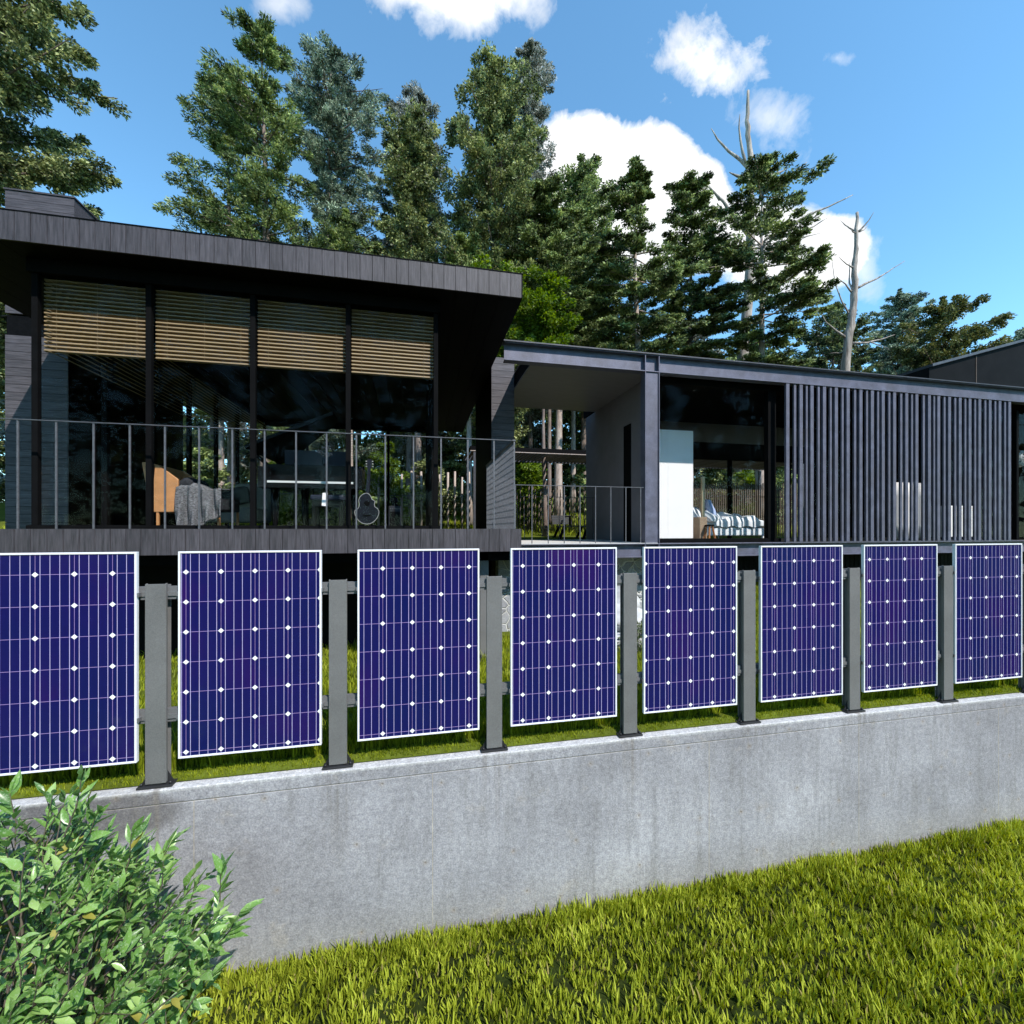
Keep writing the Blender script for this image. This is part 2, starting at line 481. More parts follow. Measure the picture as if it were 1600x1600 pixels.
class MB:
    """collects shapes in world coordinates; build() links them as ONE mesh object"""

    def __init__(self):
        self.v, self.f, self.m = [], [], []
        self.smooth = set()

    def quad(self, pts, mi=0):
        n = len(self.v)
        self.v += [tuple(p) for p in pts]
        self.f.append(tuple(range(n, n + len(pts))))
        self.m.append(mi)

    def box(self, x0, x1, y0, y1, z0, z1, mi=0):
        n = len(self.v)
        self.v += [(x0, y0, z0), (x1, y0, z0), (x1, y1, z0), (x0, y1, z0), (x0, y0, z1), (x1, y0, z1), (x1, y1, z1), (x0, y1, z1)]
        for q in ((0, 3, 2, 1), (4, 5, 6, 7), (0, 1, 5, 4), (1, 2, 6, 5), (2, 3, 7, 6), (3, 0, 4, 7)):
            self.f.append(tuple(n + i for i in q))
            self.m.append(mi)
        return self

    def bar(self, p, q, w, h, mi=0, up=(0, 0, 1)):
        p, q = Vector(p), Vector(q)
        d = (q - p).normalized()
        up = Vector(up)
        if abs(d.dot(up)) > 0.98:
            up = Vector((1, 0, 0))
        s = d.cross(up).normalized()
        u = s.cross(d).normalized()
        n = len(self.v)
        for c in (p, q):
            for a, b in ((-1, -1), (1, -1), (1, 1), (-1, 1)):
                self.v.append(tuple(c + s * (a * w / 2) + u * (b * h / 2)))
        for qd in ((0, 1, 2, 3), (7, 6, 5, 4), (0, 4, 5, 1), (1, 5, 6, 2), (2, 6, 7, 3), (3, 7, 4, 0)):
            self.f.append(tuple(n + i for i in qd))
            self.m.append(mi)
        return self

    def tube(self, pts, radii, sides=8, mi=0, cap=True, wob=0.0):
        pts = [Vector(p) for p in pts]
        base = len(self.v)
        prev = None
        for i, p in enumerate(pts):
            d = (pts[min(i + 1, len(pts) - 1)] - pts[max(i - 1, 0)]).normalized()
            if prev is None:
                a = Vector((1, 0, 0)) if abs(d.x) < 0.9 else Vector((0, 1, 0))
                s = d.cross(a).normalized()
            else:
                s = (prev - d * prev.dot(d)).normalized()
            prev = s
            u = d.cross(s)
            r = radii[i] if isinstance(radii, (list, tuple)) else radii
            for k in range(sides):
                t = 2 * math.pi * k / sides
                rr = r * (1 + random.uniform(-wob, wob)) if wob else r
                self.v.append(tuple(p + (s * math.cos(t) + u * math.sin(t)) * rr))
        for i in range(len(pts) - 1):
            for k in range(sides):
                a = base + i * sides + k
                b = base + i * sides + (k + 1) % sides
                self.smooth.add(len(self.f))
                self.f.append((a, b, b + sides, a + sides))
                self.m.append(mi)
        if cap:
            self.f.append(tuple(base + k for k in reversed(range(sides))))
            self.m.append(mi)
            e = base + (len(pts) - 1) * sides
            self.f.append(tuple(e + k for k in range(sides)))
            self.m.append(mi)
        return self

    def prism(self, poly, vec, mi=0):
        """planar outline poly (list of points) swept along vec"""
        vec = Vector(vec)
        n = len(poly)
        b = len(self.v)
        self.v += [tuple(Vector(p)) for p in poly] + [tuple(Vector(p) + vec) for p in poly]
        self.f.append(tuple(b + i for i in range(n)))
        self.f.append(tuple(b + n + i for i in reversed(range(n))))
        self.m += [mi, mi]
        for i in range(n):
            j = (i + 1) % n
            self.f.append((b + i, b + n + i, b + n + j, b + j))
            self.m.append(mi)
        return self

    def grid(self, fn, nu, nv, mi=0, smooth=True):
        b = len(self.v)
        for j in range(nv + 1):
            for i in range(nu + 1):
                self.v.append(tuple(fn(i / nu, j / nv)))
        for j in range(nv):
            for i in range(nu):
                a = b + j * (nu + 1) + i
                if smooth:
                    self.smooth.add(len(self.f))
                self.f.append((a, a + 1, a + nu + 2, a + nu + 1))
                self.m.append(mi)
        return self

    def build(self, name, mats, parent=None, loc=None, bevel=0.0):
        if parent is not None:
            off = BASE[parent.name]
        else:
            if loc is None:
                arr = np.array(self.v)
                loc = (float(arr[:, 0].mean()), float(arr[:, 1].mean()), float(arr[:, 2].min()))
            off = Vector(loc)
        me = bpy.data.meshes.new(name)
        me.from_pydata([(x - off.x, y - off.y, z - off.z) for x, y, z in self.v], [], self.f)
        mi = [min(k, (len(mats) if isinstance(mats, (list, tuple)) else 1) - 1) for k in self.m]
        me.polygons.foreach_set('material_index', mi)
        if self.smooth:
            fl = [i in self.smooth for i in range(len(self.f))]
            me.polygons.foreach_set('use_smooth', fl)
        me.update()
        import bmesh
        bm = bmesh.new()
        bm.from_mesh(me)
        bmesh.ops.recalc_face_normals(bm, faces=bm.faces)
        bm.to_mesh(me)
        bm.free()
        o = link_mesh(name, me, mats, parent, tuple(off))
        if bevel > 0:
            md = o.modifiers.new('edge', 'BEVEL')
            md.width = bevel
            md.segments = 2
            md.limit_method = 'ANGLE'
        return o


def quads_mesh(name, verts, mats, parent=None, loc=(0, 0, 0), per=4, faces=None, midx=None, smooth=False):
    """numpy verts (n, 3) in world coordinates; faces (m, 4) or consecutive fours"""
    off = np.array(BASE[parent.name] if parent is not None else loc, dtype=np.float64)
    v = (verts - off).astype(np.float32)
    if faces is None:
        faces = np.arange(len(v), dtype=np.int32).reshape(-1, 4)
    faces = faces.astype(np.int32)
    me = bpy.data.meshes.new(name)
    me.vertices.add(len(v))
    me.vertices.foreach_set('co', v.ravel())
    me.loops.add(faces.size)
    me.loops.foreach_set('vertex_index', faces.ravel())
    me.polygons.add(len(faces))
    me.polygons.foreach_set('loop_start', np.arange(0, faces.size, 4, dtype=np.int32))
    if smooth:
        me.polygons.foreach_set('use_smooth', np.ones(len(faces), dtype=bool))
    me.update(calc_edges=True)
    me.validate()
    return link_mesh(name, me, mats, parent, loc)


def boards_v(mb, x0, x1, y0, y1, z0, z1, pitch=0.147, gap=0.006, mi=0):
    """upright boards side by side along x"""
    n = max(1, round((x1 - x0) / pitch))
    w = (x1 - x0) / n
    for i in range(n):
        j = random.uniform(-0.0015, 0.0015)
        mb.box(x0 + i * w + gap / 2, x0 + (i + 1) * w - gap / 2, y0 + j, y1, z0, z1, mi)


def boards_h(mb, x0, x1, y0, y1, z0, z1, pitch=0.13, gap=0.006, mi=0):
    n = max(1, round((z1 - z0) / pitch))
    w = (z1 - z0) / n
    for i in range(n):
        j = random.uniform(-0.0015, 0.0015)
        mb.box(x0, x1, y0 + j, y1, z0 + i * w + gap / 2, z0 + (i + 1) * w - gap / 2, mi)


def smooth01(t):
    t = np.clip(t, 0, 1)
    return t * t * (3 - 2 * t)


def ground(x, y):
    x = np.asarray(x, dtype=float)
    y = np.asarray(y, dtype=float)
    low = 1.443 + 0.72 * smooth01((x - 3.0) / 4.5) * smooth01((y - 4.2) / 3.8)
    low = low + 0.03 * smooth01((y - 3.648) / 0.05)
    z = low + (2.95 - low) * smooth01((y - 8.8) / 3.4)
    z = z + 1.5 * smooth01((y - 12.0) / 12.0) + np.clip(y - 24, 0, 400) * 0.03
    return z


def gz(x, y):
    return float(ground(x, y))

# ================================================================== GROUND
def sheet(name, xs, ys, fn, mat, label, cat):
    xs, ys = np.asarray(xs), np.asarray(ys)
    gx, gy = np.meshgrid(xs, ys)
    v = np.stack([gx, gy, fn(gx, gy)], -1).reshape(-1, 3)
    nx = len(xs)
    idx = np.arange(len(v)).reshape(len(ys), nx)
    f = np.stack([idx[:-1, :-1], idx[:-1, 1:], idx[1:, 1:], idx[1:, :-1]], -1).reshape(-1, 4)
    o = quads_mesh(name, v, mat, faces=f, smooth=True)
    tag(o, label, cat, kind='structure')
    return o


def flat_lawn(x, y):
    return 0.02 * np.sin(x * 1.3) * np.sin(y * 1.7) + 0.0 * x


WALL_F, WALL_B, WALL_T = 3.56, 3.80, 1.435
sheet('lawn', np.concatenate([np.linspace(-220, -14, 8), np.linspace(-12, 24, 60), np.linspace(30, 220, 8)]),
      np.concatenate([np.linspace(-220, -8, 8), np.linspace(-6, 3.7, 24)]), flat_lawn, MT['soil'],
      'yellow green lawn in front of the concrete wall', 'lawn')
sheet('hillside', np.concatenate([np.linspace(-220, -32, 8), np.linspace(-28, 40, 90), np.linspace(46, 220, 8)]),
      np.concatenate([np.linspace(3.635, 3.80, 12), np.linspace(3.9, 14, 50), np.linspace(14.5, 40, 40), np.linspace(45, 260, 12)]),
      lambda x, y: ground(x, y) + 0.03 * np.sin(x * 0.9 + 1) * np.sin(y * 0.8) * smooth01((y - 4) / 3), MT['hill'],
      'green slope rising behind the concrete wall and the houses', 'hillside')


def blades(n_tuft, per, xr, yr, fn, ln, wd, lean, mask=None, seed=1, spread=0.022, patch=0.30):
    r = np.random.RandomState(seed)
    c = np.stack([r.uniform(xr[0], xr[1], n_tuft), r.uniform(yr[0], yr[1], n_tuft)], -1)
    if mask is not None:
        c = c[mask(c[:, 0], c[:, 1])]
    n = len(c)
    # taller and shorter patches
    hgt = 1 + patch * (np.sin(c[:, 0] * 5.1 + 2 * np.sin(c[:, 1] * 3.3)) * np.sin(c[:, 1] * 4.7 + 1.7 * np.sin(c[:, 0] * 2.1))) + r.uniform(-0.3, 0.35, n)
    ang = r.uniform(0, 2 * math.pi, (n, per))
    off = np.abs(r.normal(0, spread, (n, per)))
    px = c[:, 0:1] + np.cos(ang) * off
    py = c[:, 1:2] + np.sin(ang) * off
    py = np.clip(py, yr[0] - 0.05, yr[1])
    length = ln * hgt[:, None] * r.uniform(0.55, 1.2, (n, per))
    tilt = lean * r.uniform(0.2, 1.3, (n, per))
    az = ang + r.normal(0, 0.5, (n, per))
    w = wd * r.uniform(0.7, 1.3, (n, per))
    px, py, length, tilt, az, w = [a.ravel() for a in (px, py, length, tilt, az, w)]
    z0 = fn(px, py) - 0.01
    dx, dy = np.cos(az), np.sin(az)
    sa = az + math.pi / 2 + r.normal(0, 0.5, len(az))
    sx, sy = np.cos(sa) * w / 2, np.sin(sa) * w / 2
    out = []
    for t, ws, bend in ((0, 1.0, 0.0), (0.55, 0.8, 0.35), (1.0, 0.12, 1.0)):
        hx = length * tilt * bend
        hz = length * t * (1 - 0.22 * tilt * bend)
        for s in (-1, 1):
            out.append(np.stack([px + dx * hx + s * sx * ws, py + dy * hx + s * sy * ws, z0 + hz], -1))
    v = np.stack(out, 1).reshape(-1, 3)
    b = np.arange(len(px))[:, None] * 6
    f = np.concatenate([b + np.array([0, 1, 3, 2]), b + np.array([2, 3, 5, 4])], 0)
    return v, f


def seen_lower(x, y):
    d = depth(x, y)
    return (d > 2.3) & (np.abs((x * CA - y * SA) / d) < 1.32)


v1, f1 = blades(27000, 6, (-3.2, 10.0), (0.3, 3.52), flat_lawn, 0.074, 0.0135, 0.42, seen_lower, seed=3)
v2, f2 = blades(8000, 5, (-9, 12), (-2.0, 3.50), flat_lawn, 0.10, 0.014, 0.65, lambda x, y: ~seen_lower(x, y), seed=4)
v3, f3 = blades(2600, 5, (-3.0, 10.0), (3.44, 3.55), flat_lawn, 0.11, 0.012, 0.35, seed=5, spread=0.02)
V = np.concatenate([v1, v2, v3])
F = np.concatenate([f1, f2 + len(v1), f3 + len(v1) + len(v2)])
tag(quads_mesh('grass', V, GREEN['grass'], faces=F), 'short yellow green grass growing below the concrete wall', 'grass', kind='stuff')


def hill_mask(x, y):
    return (y < 7.2) | (x > 3.2)


v1, f1 = blades(15000, 6, (-6.0, 13.0), (3.95, 8.4), lambda x, y: ground(x, y), 0.125, 0.012, 0.5, hill_mask, seed=8, spread=0.03)
v2, f2 = blades(5000, 5, (-4.0, 13.0), (3.655, 3.74), lambda x, y: ground(x, y), 0.032, 0.006, 0.4, seed=9, spread=0.012)
v4, f4 = blades(7000, 6, (-4.0, 13.0), (3.765, 4.05), lambda x, y: ground(x, y), 0.125, 0.010, 0.35, seed=19, spread=0.02)
f2 = np.concatenate([f2, f4 + len(v2)])
v2 = np.concatenate([v2, v4])
v3, f3 = blades(9000, 6, (-12.0, 16.0), (13.8, 24.0), lambda x, y: ground(x, y), 0.15, 0.024, 0.5, seed=10, spread=0.06)
V = np.concatenate([v1, v2, v3])
F = np.concatenate([f1, f2 + len(v1), f3 + len(v1) + len(v2)])
tag(quads_mesh('grass', V, GREEN['grass_up'], faces=F), 'long sunlit grass on the slope behind the solar panels', 'grass', kind='stuff')

# ================================================================== CONCRETE RETAINING WALL
wx0, wx1 = -14.0, 60.0
rw = empty('retaining_wall', (0, WALL_F, 0), 'long grey concrete retaining wall under the row of solar panels', 'wall', kind='thing')
m = MB()
CAPZ = WALL_T - 0.105
joints = [wx0] + [X(p, WALL_F) for p in (-420, 303, 676, 1108, 1342, 1560)] + [16.0, 22.0, 32.0, wx1]
for a, b in zip(joints[:-1], joints[1:]):
    m.box(a, b, WALL_F, WALL_B, -0.3, CAPZ - 0.003)
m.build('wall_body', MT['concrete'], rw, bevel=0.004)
m = MB()
m.box(wx0, wx1, WALL_F - 0.002, WALL_B, CAPZ + 0.002, WALL_T)
m.build('coping', MT['concrete'], rw, bevel=0.007)
m = MB()
m.box(wx0, wx1, WALL_F + 0.004, WALL_B - 0.01, CAPZ - 0.02, CAPZ + 0.02)
for j in joints[1:-1]:
    m.box(j - 0.003, j + 0.003, WALL_F - 0.0008, WALL_F + 0.02, -0.2, CAPZ - 0.003)
m.build('joint', MT['grout'], rw)

# ================================================================== FENCE OF POSTS AND RAILS
mf = empty('metal_fence', (X(529, 3.66), 3.66, WALL_T), 'grey steel fence of wide posts and two rails standing on the concrete wall', 'fence')
PV = 3.60            # front face of the posts
POSTS = [(228, 257.5, 912), (516, 543, 905), (762, 786, 898), (976, 997, 893), (1163, 1183, 888), (1329.5, 1346.5, 885), (1475, 1490, 882)]
spans = [(X(a, PV), X(b, PV)) for a, b, _ in POSTS]
pw = sum(b - a for a, b in spans) / len(spans)
cent = [(a + b) / 2 for a, b in spans]
step = (cent[-1] - cent[0]) / 6
PTOP = 2.90
for c in [cent[0] + step * k for k in range(8)]:
    m = MB()
    m.box(c - pw / 2, c + pw / 2, PV, PV + 0.008, WALL_T + 0.026, PTOP)                       # front flange
    m.box(c - pw / 2, c - pw / 2 + 0.007, PV + 0.008, PV + 0.026, WALL_T + 0.026, PTOP + 0.004)  # returns
    m.box(c + pw / 2 - 0.007, c + pw / 2, PV + 0.008, PV + 0.026, WALL_T + 0.026, PTOP + 0.004)
    m.box(c - 0.035, c + 0.035, PV + 0.0085, PV + 0.085, WALL_T + 0.018, PTOP - 0.012)
    m.box(c - pw * 0.42, c + pw * 0.42, PV + 0.085, PV + 0.095, WALL_T + 0.018, PTOP - 0.012)
    p = m.build('post', MT['post'], mf, bevel=0.0025)
    m = MB()
    m.box(c - pw * 0.86, c + pw * 0.86, PV - 0.018, PV + 0.13, WALL_T + 0.001, WALL_T + 0.017)
    m.build('base_plate', MT['plate'], p, bevel=0.003)
    for sx in (-1, 1):
        m = MB()
        m.prism([(c + sx * 0.036, PV + 0.03, WALL_T + 0.018), (c + sx * pw * 0.8, PV + 0.03, WALL_T + 0.018), (c + sx * 0.036, PV + 0.03, WALL_T + 0.14)], (0, 0.008, 0))
        m.tube([(c + sx * pw * 0.7, PV + 0.006, WALL_T + 0.017), (c + sx * pw * 0.7, PV + 0.006, WALL_T + 0.034)], 0.009, 6)
        m.box(c + sx * pw * 0.7 - 0.002, c + sx * pw * 0.7 + 0.002, PV + 0.006, PV + 0.034, WALL_T + 0.017, WALL_T + 0.024)
        m.build('gusset', MT['plate'], p)
RX0, RX1 = X(-110, PV), cent[0] + step * 7 + 1.4
for z in (2.83, 1.935):
    m = MB()
    gaps = [RX0] + [c for k in range(8) for c in (cent[0] + step * k - 0.037, cent[0] + step * k + 0.037)] + [RX1]
    for a, b in zip(gaps[::2], gaps[1::2]):
        m.box(a, b, PV + 0.032, PV + 0.036, z - 0.045, z + 0.048)
        m.box(a, b, PV + 0.0365, PV + 0.074, z + 0.040, z + 0.048)
        m.box(a, b, PV + 0.022, PV + 0.032, z - 0.02, z + 0.012)
        m.box(a, b, PV + 0.0365, PV + 0.074, z - 0.045, z - 0.037)
    m.build('rail', MT['post_rail'], mf)

# ================================================================== SOLAR PANELS
PANELS = [
    (-51, 213, (-10, 52, 114, 175), 'blue solar panel right above the leafy shrub, cut by the edge of the view'),
    (278, 502, (290, 345, 399, 450, 500), 'second blue solar panel, standing below the tan leather armchair'),
    (558.5, 749, (598, 644, 689, 733), 'blue solar panel standing below the guitar in the glazed room'),
    (798, 964, (817, 857, 897, 935.5), 'blue solar panel standing below the open terrace with the bench'),
    (1006, 1152, (1009, 1045, 1080, 1114, 1147), 'blue solar panel under the tall steel column and the white cabinet'),
    (1189, 1317, (1211, 1242, 1272.5, 1302), 'blue solar panel under the first slats of the steel screen, beside the bed window'),
    (1350, 1465, (1359.5, 1387, 1414.5, 1441), 'blue solar panel under the middle of the vertical slat screen'),
    (1493, 1597.5, (1517.5, 1542, 1566, 1589.5), 'last and smallest looking blue solar panel, under the end of the slat screen'),
]
PZ0, PZ1 = 1.632, 3.134
VP = 3.585
for a, b, cols, lab in PANELS:
    x0, x1 = X(a, VP), X(b, VP)
    t = empty('solar_panel', ((x0 + x1) / 2, VP + 0.02, PZ0), lab, 'solar panel', 'solar panels hung on the fence')
    fw = 0.0135
    m = MB()
    m.box(x0, x1, VP, VP + 0.03, PZ0, PZ0 + fw)
    m.box(x0, x1, VP, VP + 0.03, PZ1 - fw, PZ1)
    m.box(x0, x0 + fw, VP, VP + 0.03, PZ0 + fw, PZ1 - fw)
    m.box(x1 - fw, x1, VP, VP + 0.03, PZ0 + fw, PZ1 - fw)
    m.build('frame', MT['alu'], t, bevel=0.002)
    ix0, ix1, iz0, iz1 = x0 + fw, x1 - fw, PZ0 + fw, PZ1 - fw
    xc = [X(c, VP) for c in cols]
    pitch = (xc[-1] - xc[0]) / (len(xc) - 1)
    zrow0 = PZ0 + 0.042
    zp = (PZ1 - 0.150 - zrow0) / 6
    # cells
    edges_x = [ix0] + [x for x in (xc[0] + pitch * k for k in range(-2, 8)) if ix0 + 0.004 < x < ix1 - 0.004] + [ix1]
    edges_z = [iz0] + [zrow0 + zp * k for k in range(7)] + [iz1]
    m = MB()
    for i in range(len(edges_x) - 1):
        for k in range(len(edges_z) - 1):
            m.box(edges_x[i], edges_x[i + 1], VP + 0.006, VP + 0.022, edges_z[k], edges_z[k + 1])
    m.build('cell_sheet', MT['cell'], t)
    # conductor lines
    m = MB()
    yb = VP + 0.0052
    for k in range(-3, 9):
        c = xc[0] + pitch * k
        for fr in (-0.375, -0.125, 0.125, 0.375):
            x = c + pitch * (0.5 + fr)
            if ix0 + 0.004 < x < ix1 - 0.004:
                m.box(x - 0.0017, x + 0.0017, yb, VP + 0.006, iz0, iz1, 0)
        if ix0 + 0.004 < c < ix1 - 0.004:
            m.box(c - 0.0012, c + 0.0012, yb + 0.0002, VP + 0.006, iz0, iz1, 1)
    for k in range(7):
        z = zrow0 + zp * k
        m.box(ix0, ix1, yb + 0.0003, VP + 0.006, z - 0.0017, z + 0.0017, 1)
    for k in range(-2, 8):
        c = xc[0] + pitch * k
        for j in range(7):
            z = zrow0 + zp * j
            d = 0.0195
            pts = [(c - d, z), (c, z - d * 0.95), (c + d, z), (c, z + d * 0.95)]
            if c - d < ix0 and c + d > ix0:
                pts = [(max(px_, ix0), pz_) for px_, pz_ in pts]
                pts[0] = (ix0, z)
                if c < ix0 + 0.004:
                    pts = [(ix0, z - d * 0.95), (c + d, z), (ix0, z + d * 0.95)]
            elif c + d > ix1 and c - d < ix1:
                pts = [(ix1, z - d * 0.95), (ix1, z + d * 0.95), (c - d, z)]
            elif c - d < ix0 or c + d > ix1:
                continue
            pts = [(px_, max(iz0, pz_)) for px_, pz_ in pts]
            m.prism([(px_, VP + 0.0045, pz_) for px_, pz_ in pts], (0, 0.0015, 0), 2)
    m.build('busbar_grid', [MT['busbar'], MT['busline'], MT['diamond']], t)
    for z in (2.83, 1.935):
        for xx, s in ((x0, -1), (x1, 1)):
            m = MB()
            m.box(xx - 0.012 if s < 0 else xx - 0.001, xx + 0.001 if s < 0 else xx + 0.012, VP + 0.004, VP + 0.042, z - 0.018, z + 0.010)
            m.build('clamp', MT['post_rail'], t)
    m = MB()
    m.box(x0 + 0.02, x1 - 0.02, VP + 0.0225, VP + 0.027, iz0, iz1)
    m.build('back_sheet', MT['white'], t)

# ================================================================== DARK TIMBER HOUSE
HF = 5.72                     # front edge of deck and roof
GF = 6.10                     # front glazing
HB = 13.7                     # back glazing
WF = 8.50                     # front of the flank walls
HX0, HX1 = -5.62, X(815, HF)
DZ0, DZ1 = 2.995, 3.297
RZ0, RZ1 = 6.42, 6.735
GX0, GX1 = X(57, GF), X(681, GF)
CEIL = RZ0 - 0.02
th = empty('timber_house', ((HX0 + HX1) / 2, HF, DZ0), 'black charred timber house on a raised deck with a glazed music room', 'house')
# deck
m = MB()
m.box(HX0, HX1, HF + 0.022, HB + 0.9, DZ0 + 0.03, DZ1)
m.build('deck', MT['floor'], th)
m = MB()
boards_v(m, HX0, HX1, HF, HF + 0.02, DZ0, DZ1 - 0.001)
m.build('deck_fascia', MT['charred_v'], th)
# roof
m = MB()
m.box(HX0 + 0.005, HX1 - 0.005, HF + 0.03, HB + 0.4, RZ0 + 0.02, RZ1 - 0.004)
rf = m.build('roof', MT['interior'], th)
m = MB()
boards_v(m, HX0, HX1, HF, HF + 0.022, RZ0 - 0.002, RZ1)
m.build('roof_fascia', MT['charred_v'], rf)
m = MB()
n = 24
w = (HX1 - HX0) / n
for i in range(n):
    m.box(HX0 + i * w + 0.003, HX0 + (i + 1) * w - 0.003, HF + 0.023, HB + 0.4, RZ0, RZ0 + 0.018)
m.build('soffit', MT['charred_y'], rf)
m = MB()
boards_v(m, 0, 1, 0, 1, 0, 1) if False else None
m.box(HX1 - 0.004, HX1 + 0.016, HF + 0.003, HB + 0.4, RZ0 - 0.001, RZ1)
m.box(HX0 - 0.016, HX0 + 0.004, HF + 0.003, HB + 0.4, RZ0 - 0.001, RZ1)
m.box(HX0 - 0.02, HX1 + 0.02, HF - 0.006, HB + 0.4, RZ1 + 0.001, RZ1 + 0.012)
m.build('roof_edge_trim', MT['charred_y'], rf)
# flank walls
LX0, LX1 = X(8, WF), X(105, WF) + 0.01
m = MB()
boards_h(m, LX0, LX1, WF, WF + 0.02, gz(LX0, WF) - 0.3, RZ0 - 0.01)
m.build('flank_wall', MT['charred_h'], th)
m = MB()
m.box(LX0 + 0.004, LX1 - 0.02, WF + 0.021, 12.1, 1.0, RZ1)
boards = MB()
m.build('flank_wall', MT['charred_y'], th)
BX1 = X(116, WF)
m = MB()
boards_h(m, LX0, BX1, WF, WF + 0.02, RZ1 + 0.02, 8.73)
m.box(LX0 + 0.003, BX1 - 0.003, WF + 0.021, 12.1, RZ1 + 0.02, 8.725)
m.box(LX0 - 0.015, BX1 + 0.015, WF - 0.015, 12.12, 8.731, 8.755)
m.build('roof_block', [MT['charred_h']], th)
RX_0, RX_1 = X(768, WF), X(803.5, WF)
m = MB()
boards_h(m, RX_0, RX_1, WF, WF + 0.02, 1.2, 6.70)
m.build('flank_wall', MT['charred_h'], th)
m = MB()
m.box(RX_0 + 0.003, RX_1 - 0.003, WF + 0.021, 11.0, 1.2, 6.69)
m.build('flank_wall', MT['charred_y'], th)
# foundation and piers under the deck
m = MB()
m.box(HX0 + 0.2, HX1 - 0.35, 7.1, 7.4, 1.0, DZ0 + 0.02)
m.build('foundation', MT['interior'], th)  # near-black colour stands in for deep shade on the stone
for px in (-150, 130, 400, 600, 756):
    xx = X(px, 6.05)
    m = MB()
    m.box(xx - 0.06, xx + 0.06, 6.0, 6.12, 1.2, DZ0 + 0.028)
    m.build('pier', MT['post'], th, bevel=0.004)
m = MB()
m.box(HX0 + 0.05, HX1 - 0.02, 6.0, 6.10, DZ0 - 0.14, DZ0 + 0.029)
m.build('deck_beam', MT['black'], th)

# glazing
GT = RZ0 - 0.16        # underside of head beam
SILL = DZ1 + 0.045
xs = [GX0 + (GX1 - GX0) * k / 4 for k in range(5)]
ys = [GF + 1.142 * k for k in range(7)] + [HB]


def mullion(x, y, w=0.06, d=0.06):
    m = MB()
    m.box(x - w / 2, x + w / 2, y - d / 2, y + d / 2, SILL, GT)
    return m.build('mullion', MT['black'], th, bevel=0.003)


for x in xs:
    mullion(x, GF)
    mullion(x, HB, 0.07, 0.07)
for y in ys[1:-1]:
    mullion(GX0, y, 0.07, 0.07)
    mullion(GX1, y, 0.06, 0.06)
for nm, z0, z1, mt in (('glazing_sill', DZ1 + 0.001, SILL, 'black'), ('glazing_head', GT, RZ0 - 0.001, 'black')):
    m = MB()
    m.box(GX0 - 0.06, GX1 + 0.06, GF - 0.06, GF + 0.06, z0, z1)
    m.box(GX0 - 0.06, GX1 + 0.06, HB - 0.06, HB + 0.06, z0, z1)
    m.box(GX0 - 0.05, GX0 + 0.05, GF + 0.06, HB - 0.06, z0, z1)
    m.box(GX1 - 0.05, GX1 + 0.05, GF + 0.06, HB - 0.06, z0, z1)
    m.build(nm, MT[mt], th)


def pane(x0, x1, y0, y1, z0=SILL, z1=GT):
    m = MB()
    m.box(x0, x1, y0, y1, z0, z1)
    return m.build('glass_pane', MT['glass'], th)


for a, b in zip(xs[:-1], xs[1:]):
    pane(a + 0.043, b - 0.043, GF - 0.004, GF + 0.004)
    pane(a + 0.036, b - 0.036, HB - 0.004, HB + 0.004)
for a, b in zip(ys[:-1], ys[1:]):
    pane(GX0 - 0.004, GX0 + 0.004, a + 0.05, b - 0.05)
    pane(GX1 - 0.004, GX1 + 0.004, a + 0.05, b - 0.05)

# wooden venetian blinds, half drawn
BL0, BL1 = 2.09 + EYE, GT - 0.01


def blind_x(x0, x1, y):
    m = MB()
    nsl = 18
    for k in range(nsl):
        z = BL0 + 0.012 + k * (BL1 - BL0 - 0.03) / (nsl - 1)
        m.bar((x0, y, z), (x1, y, z), 0.036, 0.020, 0, up=(0, 0.3, 1))
    for f in (0.12, 0.5, 0.88):
        xx = x0 + (x1 - x0) * f
        m.box(xx - 0.0015, xx + 0.0015, y - 0.026, y - 0.0245, BL0, BL1)
    return m.build('slat_blind', MT['blind'], th)


def blind_y(y0, y1, x, z0=BL0):
    m = MB()
    nsl = 15
    for k in range(nsl):
        z = z0 + k * (BL1 - z0 - 0.02) / (nsl - 1)
        m.bar((x, y0, z), (x, y1, z), 0.045, 0.007, 0, up=(0.35, 0, 1))
    return m.build('slat_blind', MT['blind'], th)


for a, b in zip(xs[:-1], xs[1:]):
    blind_x(a + 0.032, b - 0.032, GF + 0.075)
    m = MB()
    for k in range(18):
        z = BL0 + k * (BL1 - BL0 - 0.02) / 17
        m.bar((a + 0.05, HB - 0.09, z), (b - 0.05, HB - 0.09, z), 0.05, 0.005, 0, up=(0, -0.3, 1))
    m.build('slat_blind', MT['blind'], th)
for a, b in zip(ys[:-1], ys[1:]):
    blind_y(a + 0.045, b - 0.045, GX0 + 0.09)

# deck railing
RT = 1.195 + EYE
RPX = [28, 90, 147, 205, 258, 313, 362, 413, 462, 510, 557, 602, 646, 689, 731, 769]
ry = 5.80
x0r = X(28, ry)
stepx = (X(731, ry) - x0r) / 14
rl = empty('deck_railing', (0, ry, DZ1), 'slim grey metal railing along the front and end of the timber deck', 'railing')
RE = X(803.5, ry)
k = -4
bx = []
while x0r + stepx * k < RE - 0.06:
    xx = x0r + stepx * k
    if xx > HX0 + 0.05:
        bx.append(xx)
    k += 1
for xx in bx + [RE]:
    m = MB()
    m.box(xx - 0.009, xx + 0.009, ry - 0.006, ry + 0.006, DZ1 + 0.001, RT)
    m.build('baluster', MT['rail'], rl)
m = MB()
m.box(HX0 + 0.03, RE + 0.02, ry - 0.014, ry + 0.014, RT + 0.0005, RT + 0.009)
m.box(RE - 0.02, RE + 0.02, ry + 0.0145, 8.3, RT + 0.0005, RT + 0.022)
m.build('top_rail', MT['rail'], rl)
